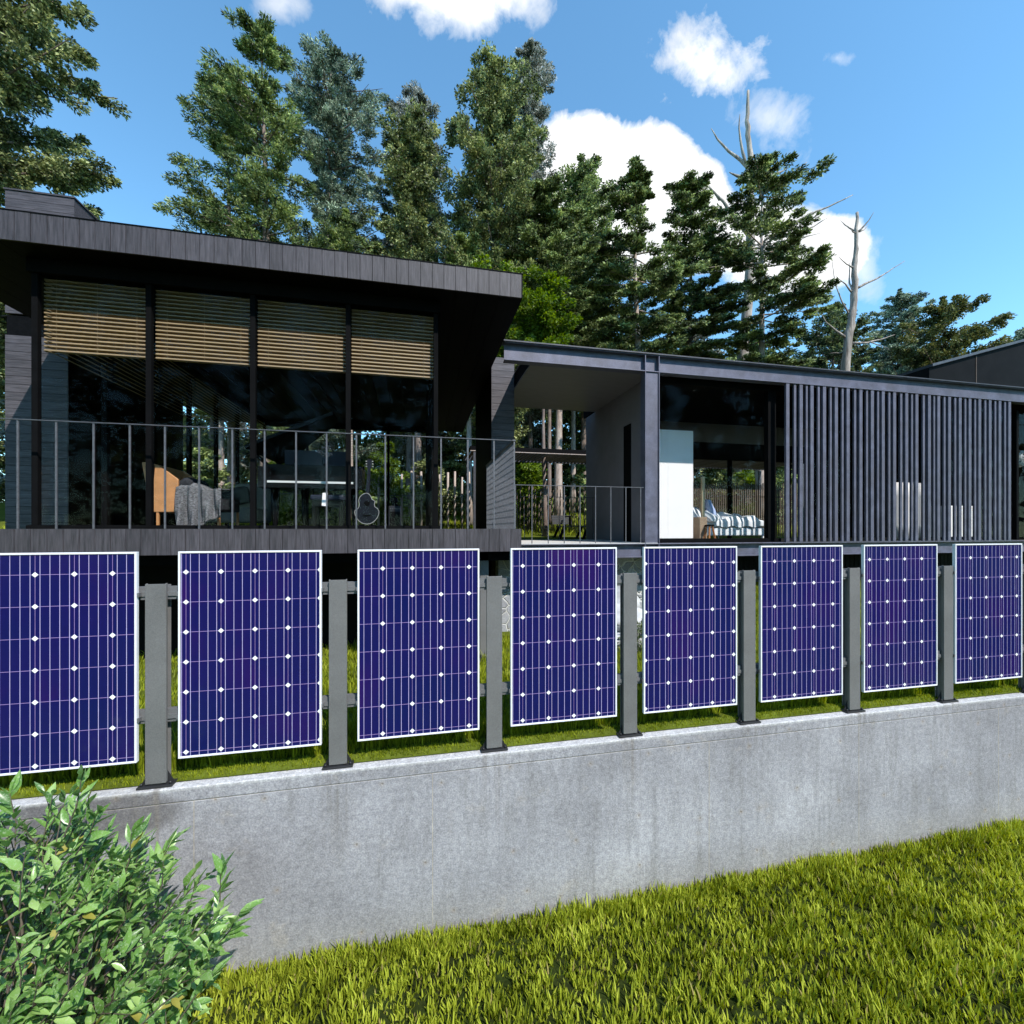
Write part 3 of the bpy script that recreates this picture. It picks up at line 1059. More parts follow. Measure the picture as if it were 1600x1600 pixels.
k = 0
yy = ry + 0.075
m = MB()
while yy < 8.3:
    m.box(RE - 0.005, RE + 0.005, yy - 0.005, yy + 0.005, DZ1 + 0.001, RT)
    yy += 0.075
for z in np.linspace(DZ1 + 0.09, RT - 0.1, 12):
    m.box(RE + 0.003, RE + 0.0085, ry + 0.02, 8.3, z - 0.002, z + 0.002)
m.build('mesh_infill', MT['rail'], rl)
# back railing of the deck
bk = empty('deck_railing', (0, 14.5, DZ1), 'dark back railing beyond the rear glass of the timber house', 'railing')
m = MB()
m.box(HX0, HX1, 14.46, 14.48, 4.36, 4.375)
m.build('top_rail', MT['steel_dark'], bk)
for xx in np.arange(HX0 + 0.05, HX1, 0.9):
    m = MB()
    m.box(xx - 0.008, xx + 0.008, 14.46, 14.48, DZ1 + 0.001, 4.3595)
    m.build('baluster', MT['steel_dark'], bk)

# ------------------------------------------------------------------ furniture of the music room
FZ = DZ1 + 0.002


def P(px, py, v):
    return at(px, py, v)


# tan leather armchair seen from its side
ac = empty('armchair', (X(255, 7.4), 7.4, FZ), 'tan leather armchair with charcoal cushions facing away from the deck', 'armchair')
y0 = 7.15
side = [P(238, 800, y0), P(277, 800, y0), P(278.5, 749, y0), P(262, 737, y0), P(244, 725.5, y0), P(238, 726, y0)]
m = MB()
m.prism(side, (0, 0.035, 0))
m.build('side_panel', MT['leather'], ac, bevel=0.008)
m = MB()
off = Vector((0, 0.72, 0))
m.prism([p + off for p in side], (0, 0.035, 0))
m.build('side_panel', MT['leather'], ac, bevel=0.008)
m = MB()
bk0, bk1 = P(221.5, 722, y0), P(231, 780, y0)
m.prism([P(221, 722, y0), P(229, 722, y0), P(244, 726, y0), P(238, 800, y0), P(235, 800, y0)], (0, 0.755, 0))
m.build('backrest', MT['leather'], ac, bevel=0.012)
m = MB()
sx0, sx1 = X(241, y0), X(345, y0)
m.box(sx0, sx1, y0 + 0.04, y0 + 0.715, FZ + 0.26, FZ + 0.46)
m.build('seat', MT['dark_fabric'], ac, bevel=0.03)
m = MB()
m.bar((sx0 + 0.1, y0 + 0.37, FZ + 0.5), (sx0 + 0.42, y0 + 0.37, FZ + 0.72), 0.6, 0.16)
m.build('cushion', MT['dark_fabric'], ac, bevel=0.06)
for dx in (0.02, sx1 - sx0 - 0.05):
    for dy in (0.0, 0.68):
        m = MB()
        m.box(sx0 + dx, sx0 + dx + 0.03, y0 + 0.01 + dy, y0 + 0.04 + dy, FZ, FZ + 0.26)
        m.build('leg', MT['leather'], ac)
m = MB()
m.box(X(277, y0) + 0.002, sx1, y0, y0 + 0.05, FZ + 0.26, FZ + 0.58)
m.build('armrest', MT['dark_fabric'], ac, bevel=0.02)


def throw(u, w):
    p0, p1 = X(277, 7.08), X(346, 7.08)
    x = p0 + (p1 - p0) * u
    fold = 0.05 * math.sin(u * 21 + 0.9 * math.sin(w * 4)) + 0.02 * math.sin(u * 43 + w * 3)
    if w < 0.3:
        t = w / 0.3
        return (x + 0.02 * math.sin(w * 9), 7.42 - 0.34 * t, FZ + 0.62 + 0.05 * math.sin(u * 6) - 0.03 * t + fold * 0.4 * t)
    t = (w - 0.3) / 0.7
    drop = 0.52 + 0.10 * math.sin(u * 5.0) - 0.16 * (1 - u) * 0
    return (x + 0.05 * t * (u - 0.5), 7.08 - 0.02 - fold * (0.3 + t), FZ + 0.60 - drop * t + 0.02 * math.sin(u * 6))


m = MB()
m.grid(throw, 60, 26)
tw = m.build('throw_blanket', MT['knit'])
md = tw.modifiers.new('thick', 'SOLIDIFY')
md.thickness = 0.012
tag(tw, 'grey striped knitted blanket draped over the arm of the tan armchair', 'blanket')

# grey sofa behind the chair
sf = empty('sofa', (X(350, 9.6), 9.6, FZ), 'low grey sofa behind the armchair and the knitted blanket', 'sofa')
sx0, sx1 = X(318, 9.4), X(402, 9.4)
m = MB(); m.box(sx0, sx1, 9.4, 10.1, FZ + 0.12, FZ + 0.42); m.build('seat', MT['grey_fabric'], sf, bevel=0.05)
m = MB(); m.box(sx0 + 0.25, sx1, 10.1, 10.3, FZ + 0.12, FZ + 0.95); m.build('backrest', MT['grey_fabric'], sf, bevel=0.06)
m = MB(); m.bar((sx0 + 0.1, 9.9, FZ + 0.60), (sx0 + 0.62, 9.95, FZ + 0.72), 0.2, 0.36); m.build('cushion', MT['dark_fabric'], sf, bevel=0.08)
for dx in (0.05, sx1 - sx0 - 0.1):
    for yy in (9.45, 10.2):
        m = MB(); m.box(sx0 + dx, sx0 + dx + 0.05, yy, yy + 0.05, FZ, FZ + 0.12); m.build('leg', MT['black'], sf)

# grand piano, keyboard towards the deck
py0 = 6.95
gp = empty('grand_piano', (X(485, py0), py0 + 0.7, FZ), 'black grand piano with its long lid propped open', 'piano')
gx0, gx1 = X(402, py0), X(566, py0)
zk0, zr1 = FZ + 0.60, FZ + 0.98


def rim(z):
    pts = [(gx0, py0), (gx1, py0), (gx1, py0 + 0.35)]
    for t in np.linspace(0, 1, 14):
        s = t * t * (3 - 2 * t)
        pts.append((gx1 - (gx1 - gx0 - 0.55) * s, py0 + 0.35 + 1.15 * t))
    for a in np.linspace(0, math.pi * 0.5, 6):
        pts.append((gx0 + 0.25 + 0.3 * math.cos(a), py0 + 1.5 + 0.22 * math.sin(a)))
    pts.append((gx0 + 0.06, py0 + 1.72))
    pts.append((gx0, py0 + 1.62))
    return [(x, y, z) for x, y in pts]


m = MB()
body = [(x, y + 0.24 if y < py0 + 0.01 else y, z) for x, y, z in rim(zk0 + 0.05)]
m.prism(body, (0, 0, zr1 - zk0 - 0.05))
m.build('case', MT['piano'], gp, bevel=0.006)
m = MB()
m.box(gx0, gx0 + 0.13, py0, py0 + 0.239, zk0, zr1 - 0.07)
m.box(gx1 - 0.13, gx1, py0, py0 + 0.239, zk0, zr1 - 0.07)
m.box(gx0 + 0.131, gx1 - 0.131, py0, py0 + 0.239, zk0, zk0 + 0.075)
m.build('key_bed', MT['piano'], gp, bevel=0.006)
m = MB()
m.box(gx0 + 0.132, gx1 - 0.132, py0 - 0.012, py0 + 0.16, zk0 + 0.0755, zk0 + 0.105)
kb = m.build('keyboard', MT['keys'], gp)
m = MB()
wk = (gx1 - gx0 - 0.264) / 52
for i in range(51):
    if i % 7 not in (1, 4):
        xx = gx0 + 0.132 + wk * (i + 1)
        m.box(xx - 0.005, xx + 0.005, py0 + 0.05, py0 + 0.16, zk0 + 0.1052, zk0 + 0.117)
m.build('black_key', MT['piano'], kb)
m = MB()
m.box(gx0 + 0.25, gx1 - 0.3, py0 + 0.42, py0 + 0.44, zr1 + 0.001, zr1 + 0.25)
m.build('music_desk', MT['piano_inside'], gp)
# lid hinged along the long left side, rising towards the right
hx, hz = X(398, py0 + 0.6), EYE + (HY - 702) * depth(X(398, py0 + 0.6), py0 + 0.6) / FPX
tx, tz = X(528, py0 + 0.6), EYE + (HY - 652) * depth(X(528, py0 + 0.6), py0 + 0.6) / FPX
lx0 = gx0
m = MB()
lid = []
for x, y, z in rim(0):
    t = (x - gx0) / (gx1 - gx0)
    lid.append((hx + (tx - hx) * t, y + 0.2, hz + (tz - hz) * t - 0.06))
m.prism(lid, (-0.012, 0, 0.055))
m.build('lid', MT['piano'], gp, bevel=0.006)
for yy in (0.32, 1.6):
    m = MB()
    m.tube([(hx + 0.01, py0 + yy, hz - 0.03), (gx0 + 0.03, py0 + yy, zr1)], 0.03, 6)
    m.build('hinge', MT['piano'], gp)
m = MB()
ps = P(500, 677, py0 + 0.6)
pe = P(537, 727, py0 + 0.6)
m.tube([ps, pe], 0.011, 6)
m.build('lid_prop', MT['piano'], gp)
for lx, ly in ((gx0 + 0.15, py0 + 0.3), (gx1 - 0.15, py0 + 0.3), (gx0 + 0.3, py0 + 1.45)):
    m = MB()
    m.tube([(lx, ly, FZ), (lx, ly, FZ + 0.08), (lx, ly, FZ + 0.2), (lx, ly, zk0 + 0.05)], [0.03, 0.035, 0.05, 0.065], 10)
    m.build('leg', MT['piano'], gp)
m = MB()
m.box((gx0 + gx1) / 2 - 0.15, (gx0 + gx1) / 2 + 0.15, py0 + 0.5, py0 + 0.6, FZ + 0.06, FZ + 0.16)
m.box((gx0 + gx1) / 2 - 0.11, (gx0 + gx1) / 2 - 0.08, py0 + 0.53, py0 + 0.56, FZ + 0.16, zk0 + 0.05)
m.box((gx0 + gx1) / 2 + 0.08, (gx0 + gx1) / 2 + 0.11, py0 + 0.53, py0 + 0.56, FZ + 0.16, zk0 + 0.05)
m.build('pedal_lyre', MT['piano'], gp)
# bench and small things
bn = empty('piano_bench', (X(512, 6.75), 6.6, FZ), 'dark padded piano bench in front of the keyboard', 'bench')
b0, b1 = X(484, 6.5), X(537, 6.5)
m = MB(); m.box(b0, b1, 6.5, 6.82, FZ + 0.40, FZ + 0.475); m.build('seat', MT['piano_inside'], bn, bevel=0.02)
m = MB(); m.box(b0 + 0.03, b1 - 0.03, 6.53, 6.79, FZ + 0.31, FZ + 0.3995); m.build('apron', MT['piano'], bn)
for lx in (b0 + 0.03, b1 - 0.07):
    for ly in (6.53, 6.75):
        m = MB(); m.box(lx, lx + 0.04, ly, ly + 0.04, FZ, FZ + 0.31); m.build('leg', MT['piano'], bn)
m = MB()
c0 = P(503, 771, 6.48)
m.prism([P(504, 770, 6.47), P(512, 770, 6.47), P(510.5, 791, 6.46), P(502.5, 790, 6.46)], (0, 0.006, 0))
sh = m.build('sheet_music', MT['white'])
tag(sh, 'white sheet of paper hanging over the front of the piano bench', 'paper')
vs = empty('flower_vase', (X(507, 7.2), 7.22, zr1), 'small vase of white flowers standing on the piano', 'vase')
vx = X(506, 7.2)
zv = zr1 + 0.002
m = MB(); m.tube([(vx, 7.25, zv), (vx, 7.25, zv + 0.03), (vx, 7.25, zv + 0.1), (vx, 7.25, zv + 0.13)], [0.02, 0.035, 0.03, 0.02], 10); m.build('vase_body', MT['piano_inside'], vs)
m = MB(); mf2 = MB()
for i in range(7):
    a = i * 2.4
    e = Vector((vx + 0.09 * math.cos(a), 7.25 + 0.06 * math.sin(a), zv + 0.17 + 0.05 * (i % 3)))
    m.tube([(vx, 7.25, zv + 0.12), e], 0.003, 4)
    for k in range(6):
        b = e + Vector((random.uniform(-.03, .03), random.uniform(-.03, .03), random.uniform(-.02, .03)))
        r = 0.016
        mf2.quad([b + Vector((-r, 0, -r * .5)), b + Vector((0, r, r * .4)), b + Vector((r, 0, -r * .3)), b + Vector((0, -r, r))])
m.build('stem', MT['twig'], vs)
mf2.build('blossom', MT['petal'], vs)

# guitar on a stand
gv = 6.9
gt = empty('guitar', (X(574, gv), gv, FZ), 'dark blue acoustic guitar leaning upright beside the piano', 'guitar')
gc = X(573, gv)
g0 = FZ + 0.06


def gout(sc=1.0):
    pts = []
    for t in np.linspace(0, 2 * math.pi, 48, endpoint=False):
        z = -math.cos(t)
        r = 0.185 if z < 0 else 0.15
        wst = 1 - 0.26 * math.exp(-((z - 0.22) / 0.28) ** 2)
        x = math.sin(t) * r * wst
        if x > 0 and z > 0.55:
            x *= 0.62
        pts.append((gc + x * sc, 0, g0 + 0.245 + z * 0.235 * sc))
    return pts


lean = Vector((0, 0.10, 0.0))
m = MB(); m.prism([(x, gv + 0.02, z) for x, _, z in gout()], (0, 0.09, 0)); bd = m.build('body', MT['guitar'], gt, bevel=0.006)
m = MB()
o = gout(1.0)
for i in range(len(o)):
    a, b = o[i], o[(i + 1) % len(o)]
    m.bar((a[0], gv + 0.0185, a[2]), (b[0], gv + 0.0185, b[2]), 0.004, 0.006)
m.build('binding', MT['binding'], bd)
m = MB(); m.tube([(gc, gv + 0.0195, g0 + 0.325), (gc, gv + 0.016, g0 + 0.325)], 0.045, 20); m.build('sound_hole', MT['black'], bd)
m = MB(); m.box(gc - 0.06, gc + 0.06, gv + 0.008, gv + 0.0195, g0 + 0.13, g0 + 0.15); m.build('bridge', MT['black'], bd)
m = MB(); m.prism([(gc - 0.027, gv + 0.012, g0 + 0.36), (gc + 0.027, gv + 0.012, g0 + 0.36), (gc + 0.022 + 0.03, gv + 0.05, g0 + 0.86), (gc - 0.022 + 0.03, gv + 0.05, g0 + 0.86)], (0, 0.024, 0)); m.build('neck', MT['guitar'], gt)
m = MB(); m.prism([(gc + 0.0, gv + 0.052, g0 + 0.861), (gc + 0.06, gv + 0.052, g0 + 0.861), (gc + 0.072, gv + 0.06, g0 + 1.0), (gc + 0.0, gv + 0.06, g0 + 1.0)], (0, 0.018, 0)); hd = m.build('headstock', MT['guitar'], gt)
for k in range(3):
    for xa in (gc - 0.022, gc + 0.07):
        m = MB()
        m.box(xa, xa + 0.02, gv + 0.06, gv + 0.075, g0 + 0.885 + k * 0.04, g0 + 0.897 + k * 0.04)
        m.build('tuning_peg', MT['binding'], hd)
gs = empty('guitar_stand', (gc, gv + 0.1, FZ), 'thin black tubular stand holding the dark guitar', 'stand')
m = MB()
for s in (-1, 1):
    m.tube([(gc + s * 0.17, gv - 0.02, FZ + 0.01), (gc + s * 0.11, gv - 0.01, FZ + 0.055), (gc + s * 0.05, gv + 0.17, FZ + 0.055), (gc, gv + 0.2, FZ + 0.3)], 0.008, 6)
m.tube([(gc, gv + 0.2, FZ + 0.3), (gc + 0.03, gv + 0.16, FZ + 0.75)], 0.008, 6)
m.tube([(gc + 0.03 - 0.06, gv + 0.1, FZ + 0.75), (gc + 0.03 + 0.08, gv + 0.1, FZ + 0.75)], 0.007, 6)
m.tube([(gc, gv + 0.2, FZ + 0.3), (gc, gv + 0.42, FZ + 0.01)], 0.008, 6)
m.build('stand_frame', MT['black'], gs)
# amplifier with a round lamp on it
am = empty('amplifier', (X(617, 7.1), 7.2, FZ), 'black amplifier box on the floor beside the guitar', 'amplifier')
a0, a1 = X(607, 7.1), X(627, 7.1)
m = MB(); m.box(a0, a1, 7.1, 7.32, FZ + 0.02, FZ + 0.36); m.build('cabinet', MT['dark_fabric'], am, bevel=0.012)
m = MB(); m.box(a0 + 0.02, a1 - 0.02, 7.093, 7.0995, FZ + 0.04, FZ + 0.27); m.build('grille', MT['black'], am)
m = MB(); m.box(a0 + 0.05, a1 - 0.05, 7.18, 7.22, FZ + 0.362, FZ + 0.385); m.build('handle', MT['black'], am)
for i in range(5):
    m = MB()
    m.tube([(a0 + 0.03 + i * 0.033, 7.0995, FZ + 0.315), (a0 + 0.03 + i * 0.033, 7.085, FZ + 0.315)], 0.008, 8)
    m.build('knob', MT['rail'], am)
lb = empty('table_lamp', (X(616, 7.2), 7.22, FZ + 0.387), 'small black globe lamp standing on the amplifier', 'lamp')
cx_ = X(616, 7.2)
m = MB(); m.tube([(cx_, 7.21, FZ + 0.387), (cx_, 7.21, FZ + 0.40)], 0.04, 12); m.build('base', MT['black'], lb)
m = MB()
m.tube([(cx_, 7.21, FZ + 0.40 + 0.11 * (1 - math.cos(t)) / 2) for t in np.linspace(0.25, math.pi - 0.05, 9)], [0.055 * math.sin(t) + 0.003 for t in np.linspace(0.25, math.pi - 0.05, 9)], 14)
m.build('globe', MT['black'], lb)

# ================================================================== STEEL PAVILION
SF = 7.05
SX0, SX1 = HX1 + 0.03, 15.5
BZ0, BZ1 = EYE + 2.79, EYE + 3.095
FZ0, FZ1 = EYE - 0.51, EYE - 0.262
SB = 10.35
TB = 9.86
WXG = X(918.5, SB)                      # grey side wall of the bedroom
sp = empty('steel_pavilion', (SX0, SF, FZ0), 'low steel framed pavilion with a flat roof, open terrace, bedroom and slat screen', 'house')


def h_beam(x0, x1, z0, z1, name, parent):
    m = MB()
    m.box(x0, x1, SF, SF + 0.16, z1 - 0.016, z1)
    m.box(x0, x1, SF, SF + 0.16, z0, z0 + 0.016)
    m.box(x0, x1, SF + 0.075, SF + 0.087, z0 + 0.0165, z1 - 0.0165)
    return m.build(name, MT['steel'], parent, bevel=0.002)


roof = MB()
roof.box(RX_1 + 0.02, WXG, SF + 0.161, TB, BZ0 + 0.06, BZ1 - 0.02)
roof.box(WXG, SX1, SF + 0.161, SB + 0.3, BZ0 + 0.06, BZ1 - 0.02)
rp = roof.build('roof', MT['interior'], sp)
m = MB()
m.box(SX0 - 0.02, RX_1, SF - 0.02, SF + 0.18, BZ1 + 0.001, BZ1 + 0.022)
m.box(RX_1 + 0.001, WXG, SF - 0.02, TB + 0.02, BZ1 + 0.001, BZ1 + 0.022)
m.box(WXG + 0.0005, SX1 + 0.02, SF - 0.02, SB + 0.32, BZ1 + 0.001, BZ1 + 0.022)
m.build('roof_edge_trim', MT['steel_dark'], rp)
h_beam(SX0, SX1, BZ0, BZ1, 'roof_beam', sp)
h_beam(SX0, SX1, FZ0, FZ1, 'floor_beam', sp)
CXL, CXR = X(1008, SF), X(1030.5, SF)
m = MB()
m.box(CXL, CXL + 0.014, SF - 0.004, SF + 0.165, FZ1 + 0.001, BZ0 - 0.001)
m.box(CXR - 0.014, CXR, SF - 0.004, SF + 0.165, FZ1 + 0.001, BZ0 - 0.001)
m.box(CXL + 0.0145, CXR - 0.0145, SF + 0.02, SF + 0.034, FZ1 + 0.001, BZ0 - 0.001)
m.build('column', MT['steel'], sp, bevel=0.002)
for a in (CXL, CXR - 0.014):
    for za, zb_ in ((BZ0, BZ1), (FZ0, FZ1)):
        m = MB()
        m.box(a, a + 0.014, SF - 0.003, SF + 0.0745, za + 0.017, zb_ - 0.017)
        m.build('stiffener', MT['steel'], sp)
# floor, terrace
m = MB()
m.box(SX0, WXG - 0.001, SF + 0.161, TB, FZ1 - 0.10, FZ1)
m.build('terrace_floor', MT['deckpale'], sp)
m = MB()
m.box(SX0, WXG, SF + 0.0, SF + 0.16, FZ1 + 0.0005, FZ1 + 0.008)
m.build('terrace_edge', MT['deckpale'], sp)
m = MB()
m.box(WXG, SX1, SF + 0.161, SB, FZ1 - 0.10, FZ1 - 0.001)
m.build('room_floor', MT['floor'], sp)
m = MB()
m.box(RX_1 + 0.02, WXG + 0.0, SF + 0.1615, TB, BZ0 + 0.03, BZ0 + 0.0595)
m.build('terrace_ceiling', MT['ceiling'], sp)
m = MB()
m.box(RX_1 + 0.02, WXG - 0.001, TB + 0.0005, TB + 0.02, BZ0 + 0.03, BZ1)
m.build('roof_back_fascia', MT['steel_dark'], sp)
m = MB()
m.box(WXG, WXG + 0.14, SF + 0.25, SB + 0.12, FZ1 - 0.05, BZ0 + 0.0295)
m.build('side_wall', MT['plaster'], sp)
dv0, dv1 = 8.05, 8.37
dz = EYE + (HY - 667) * depth(WXG, dv1) / FPX
m = MB()
m.box(WXG - 0.006, WXG - 0.0005, dv0, dv1, FZ1 + 0.002, dz)
m.build('door', MT['black'], sp)
# bedroom shell
BXR = X(1229, SF + 0.1) + 0.02
WB = SB
m = MB()
whz = EYE + 1.87
m.box(WXG + 0.1405, SX1, WB, WB + 0.12, whz, BZ0 + 0.06)
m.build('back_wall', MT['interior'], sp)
m = MB()
m.box(X(1262, WB), SX1, WB, WB + 0.12, FZ1, whz - 0.001)
m.build('back_wall', MT['interior'], sp)
m = MB()
m.box(SX1 - 0.14, SX1, SF + 0.2, WB - 0.001, FZ1, BZ0 + 0.059)
m.build('side_wall', MT['interior'], sp)
m = MB()
m.box(WXG + 0.1405, SX1 - 0.15, SF + 0.30, WB - 0.001, BZ0 + 0.04, BZ0 + 0.0595)
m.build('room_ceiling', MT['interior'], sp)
# bedroom glazing
gy = SF + 0.30
gx0, gx1 = CXR - 0.02, BXR
def box_part(name, mat, *b, bevel=0.0):
    return MB().box(*b).build(name, mat, sp, bevel=bevel)


ztop = BZ0 + 0.039
box_part('glazing_sill', MT['black'], gx0, gx1, gy - 0.05, gy + 0.05, FZ1 + 0.001, FZ1 + 0.075)
box_part('glazing_head', MT['black'], gx0, gx1, gy - 0.05, gy + 0.05, ztop - 0.13, ztop)
MX0, MX1 = X(1197, gy), X(1209, gy)
box_part('mullion', MT['black'], MX0, MX1, gy - 0.055, gy + 0.055, FZ1 + 0.076, ztop - 0.131)
box_part('glass_pane', MT['glass'], gx0, MX0 - 0.001, gy - 0.004, gy + 0.004, FZ1 + 0.076, ztop - 0.131)
box_part('glass_pane', MT['glass'], MX1 + 0.001, gx1, gy - 0.004, gy + 0.004, FZ1 + 0.076, ztop - 0.131)
mx = X(1140, WB + 0.06)
box_part('mullion', MT['black'], mx - 0.045, mx + 0.045, WB + 0.02, WB + 0.10, FZ1, whz - 0.001)
mx2 = X(1232, WB + 0.06)
box_part('mullion', MT['black'], mx2 - 0.05, mx2 + 0.05, WB + 0.02, WB + 0.10, FZ1, whz - 0.001)
box_part('glass_pane', MT['glass'], WXG + 0.16, mx - 0.046, WB + 0.056, WB + 0.064, FZ1, whz - 0.001)
box_part('glass_pane', MT['glass'], mx + 0.046, mx2 - 0.051, WB + 0.056, WB + 0.064, FZ1, whz - 0.001)
# grey shelf band on the back wall seen through the glass
box_part('wall_panel', MT['plaster'], WXG + 0.15, X(1262, WB), WB - 0.02, WB - 0.0015, whz + 0.45, BZ0 + 0.03)

# slat screen: front slats in broad channels, rear slats between them
front = [(1228.5, 1235.5), (1249.5, 1258.8), (1266.5, 1274), (1286, 1294.5), (1304.5, 1312), (1323, 1332), (1343, 1352.3), (1361, 1369.5), (1378, 1385),
         (1395.8, 1403.7), (1414.8, 1420.2), (1430.6, 1438.6), (1450.3, 1454.5), (1464.8, 1471.3), (1481.8, 1487.6), (1498.4, 1503.7), (1513.8, 1519.1),
         (1529.1, 1534.4), (1545.3, 1550.6), (1560.6, 1567.2), (1575.8, 1580.3)]
rear = [(1240.4, 1244.8), (1260.9, 1264), (1279.5, 1283.7), (1299.5, 1302.6), (1317.8, 1321.6), (1336.2, 1340), (1354.5, 1357), (1372.5, 1376), (1389.5, 1392.5),
        (1406.3, 1410.5), (1424.7, 1428), (1442, 1445.6), (1458.2, 1461.6), (1475.3, 1478.5), (1492.3, 1494.5), (1507.5, 1509.6), (1523.8, 1525.8),
        (1539.6, 1541.5), (1555.4, 1557.2), (1571.1, 1573)]
sz0, sz1 = FZ1 + 0.012, BZ0 + 0.001
fs = [a for a, b in front]
front = [(a, a + 5.0 * (1 - 0.22 * (a - 1230) / 350)) for a in fs]
rear = [(a + 0.58 * (b - a), a + 0.745 * (b - a)) for a, b in zip(fs[:-1], fs[1:])]
for a, b in front:
    xa, xb = X(a, SF + 0.01), X(b, SF + 0.01)
    m = MB()
    m.box(xa, xb, SF + 0.01, SF + 0.016, sz0, sz1)
    m.box(xa, xa + 0.006, SF + 0.0165, SF + 0.055, sz0, sz1)
    m.box(xb - 0.006, xb, SF + 0.0165, SF + 0.055, sz0, sz1)
    sl = m.build('slat', MT['steel'], sp)
    for z in (sz0 + 0.06, sz1 - 0.09):
        m = MB()
        m.box(xb + 0.001, xb + 0.03, SF + 0.05, SF + 0.06, z, z + 0.016)
        m.build('clip', MT['rail'], sl)
for a, b in rear:
    xa, xb = X(a, SF + 0.02), X(b, SF + 0.02)
    m = MB()
    m.box(xa, xb, SF + 0.02, SF + 0.055, sz0, sz1)
    m.build('slat', MT['steel'], sp)
m = MB()
m.box(X(1228, SF), X(1582, SF), SF + 0.001, SF + 0.16, FZ1 + 0.001, FZ1 + 0.0115)
m.build('screen_sill', MT['steel_dark'], sp)
# glazing behind the slats and beyond
box_part('glass_pane', MT['glass'], BXR + 0.05, X(1584, gy), gy - 0.004, gy + 0.004, FZ1 + 0.012, ztop - 0.131)
box_part('glass_pane', MT['glass'], X(1584, gy) + 0.07, SX1 - 0.15, gy - 0.004, gy + 0.004, FZ1 + 0.012, ztop - 0.131)
box_part('mullion', MT['black'], X(1584, gy) + 0.001, X(1584, gy) + 0.069, gy - 0.05, gy + 0.05, FZ1 + 0.012, ztop - 0.131)
box_part('wall_panel', MT['plaster'], X(1560, 9.5), SX1 - 0.2, 9.5, 9.56, FZ1, FZ1 + 2.3)

# terrace railing
tr = empty('terrace_railing', ((SX0 + CXL) / 2, SF + 0.03, FZ1), 'thin steel railing in front of the open terrace', 'railing')
TT = EYE + 64 * depth(X(1007, SF), SF) / FPX
m = MB(); m.box(SX0, CXL - 0.002, SF + 0.022, SF + 0.038, TT, TT + 0.01); m.build('top_rail', MT['rail'], tr)
tx = [X(p, SF + 0.03) for p in (930.5, 955, 978.5, 1001)]
stp = (tx[3] - tx[0]) / 3
xx = tx[0] - stp * 9
while xx < CXL - 0.02:
    if xx > SX0 + 0.02:
        m = MB(); m.box(xx - 0.007, xx + 0.007, SF + 0.025, SF + 0.035, FZ1 - 0.05 + 0.06, TT - 0.0005); m.build('baluster', MT['rail'], tr)
    xx += stp
tb = empty('terrace_railing', ((SX0 + WXG) / 2, TB - 0.05, FZ1), 'dark railing along the rear edge of the open terrace', 'railing')
m = MB(); m.box(SX0 + 0.9, WXG - 0.01, TB - 0.07, TB - 0.055, FZ1 + 1.0, FZ1 + 1.012); m.build('top_rail', MT['steel_dark'], tb)
for xx in np.arange(SX0 + 1.0, WXG - 0.05, 0.42):
    m = MB(); m.box(xx - 0.006, xx + 0.006, TB - 0.068, TB - 0.057, FZ1 + 0.001, FZ1 + 0.9995); m.build('baluster', MT['steel_dark'], tb)

# piers, skirt, stone bank under the pavilion
for px in (1157, 1330, 1480):
    xx = X(px - 4, 7.6)
    box_part('pier', MT['steel'], xx - 0.08, xx + 0.08, 7.5, 7.66, 1.0, FZ0 - 0.001)
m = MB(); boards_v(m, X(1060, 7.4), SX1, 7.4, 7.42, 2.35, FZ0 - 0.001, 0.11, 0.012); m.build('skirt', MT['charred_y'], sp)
sw = MB()
sx_a, sx_b = X(779, 7.6), X(1003, 7.6)
sw.box(sx_a, sx_b, 7.6, 7.95, 1.0, FZ0 - 0.002)
stw = sw.build('stone_wall', MT['stone'])
tag(stw, 'rubble stone wall with pale mortar under the open terrace', 'wall', kind='thing')
# loose boulders sloping down in front of it
bd_x0, bd_x1 = X(962, 6.2), X(999, 6.2)
r = np.random.RandomState(4)
for i, (f, y, z, s) in enumerate([q for n_, q in enumerate([(0.1, 6.1, 1.55, .3), (0.55, 6.0, 1.5, .3), (0.95, 6.15, 1.5, .26), (0.2, 6.5, 1.85, .3), (0.7, 6.45, 1.8, .32), (0.4, 6.9, 2.15, .3), (0.9, 6.9, 2.1, .3), (0.15, 7.25, 2.4, .26), (0.65, 7.25, 2.4, .27)]) if n_ in (0, 3, 4, 6, 8)]):
    cx_ = bd_x0 + (bd_x1 - bd_x0) * f
    m = MB()
    ph = r.uniform(0, 6, 6)

    def rock(u, w, cx_=cx_, y=y, z=z, s=s, ph=ph):
        t, q = u * 2 * math.pi, w * math.pi
        d = Vector((math.sin(q) * math.cos(t), math.sin(q) * math.sin(t), math.cos(q)))
        k = s * (1 + 0.16 * math.sin(3 * d.x + ph[0]) + 0.14 * math.sin(4 * d.y + ph[1]) + 0.12 * math.sin(5 * d.z + ph[2]) + 0.07 * math.sin(9 * d.x + 7 * d.z + ph[3]))
        return (cx_ + d.x * k * 1.2, y + d.y * k, z + d.z * k * 0.8)
    m.grid(rock, 18, 12)
    o = m.build('boulder', MT['boulder'] if 'boulder' in MT else MT['deckpale'])
    tag(o, 'pale boulder in the bank below the bare stretch of rubble wall', 'boulder', 'boulders banked against the stone wall')

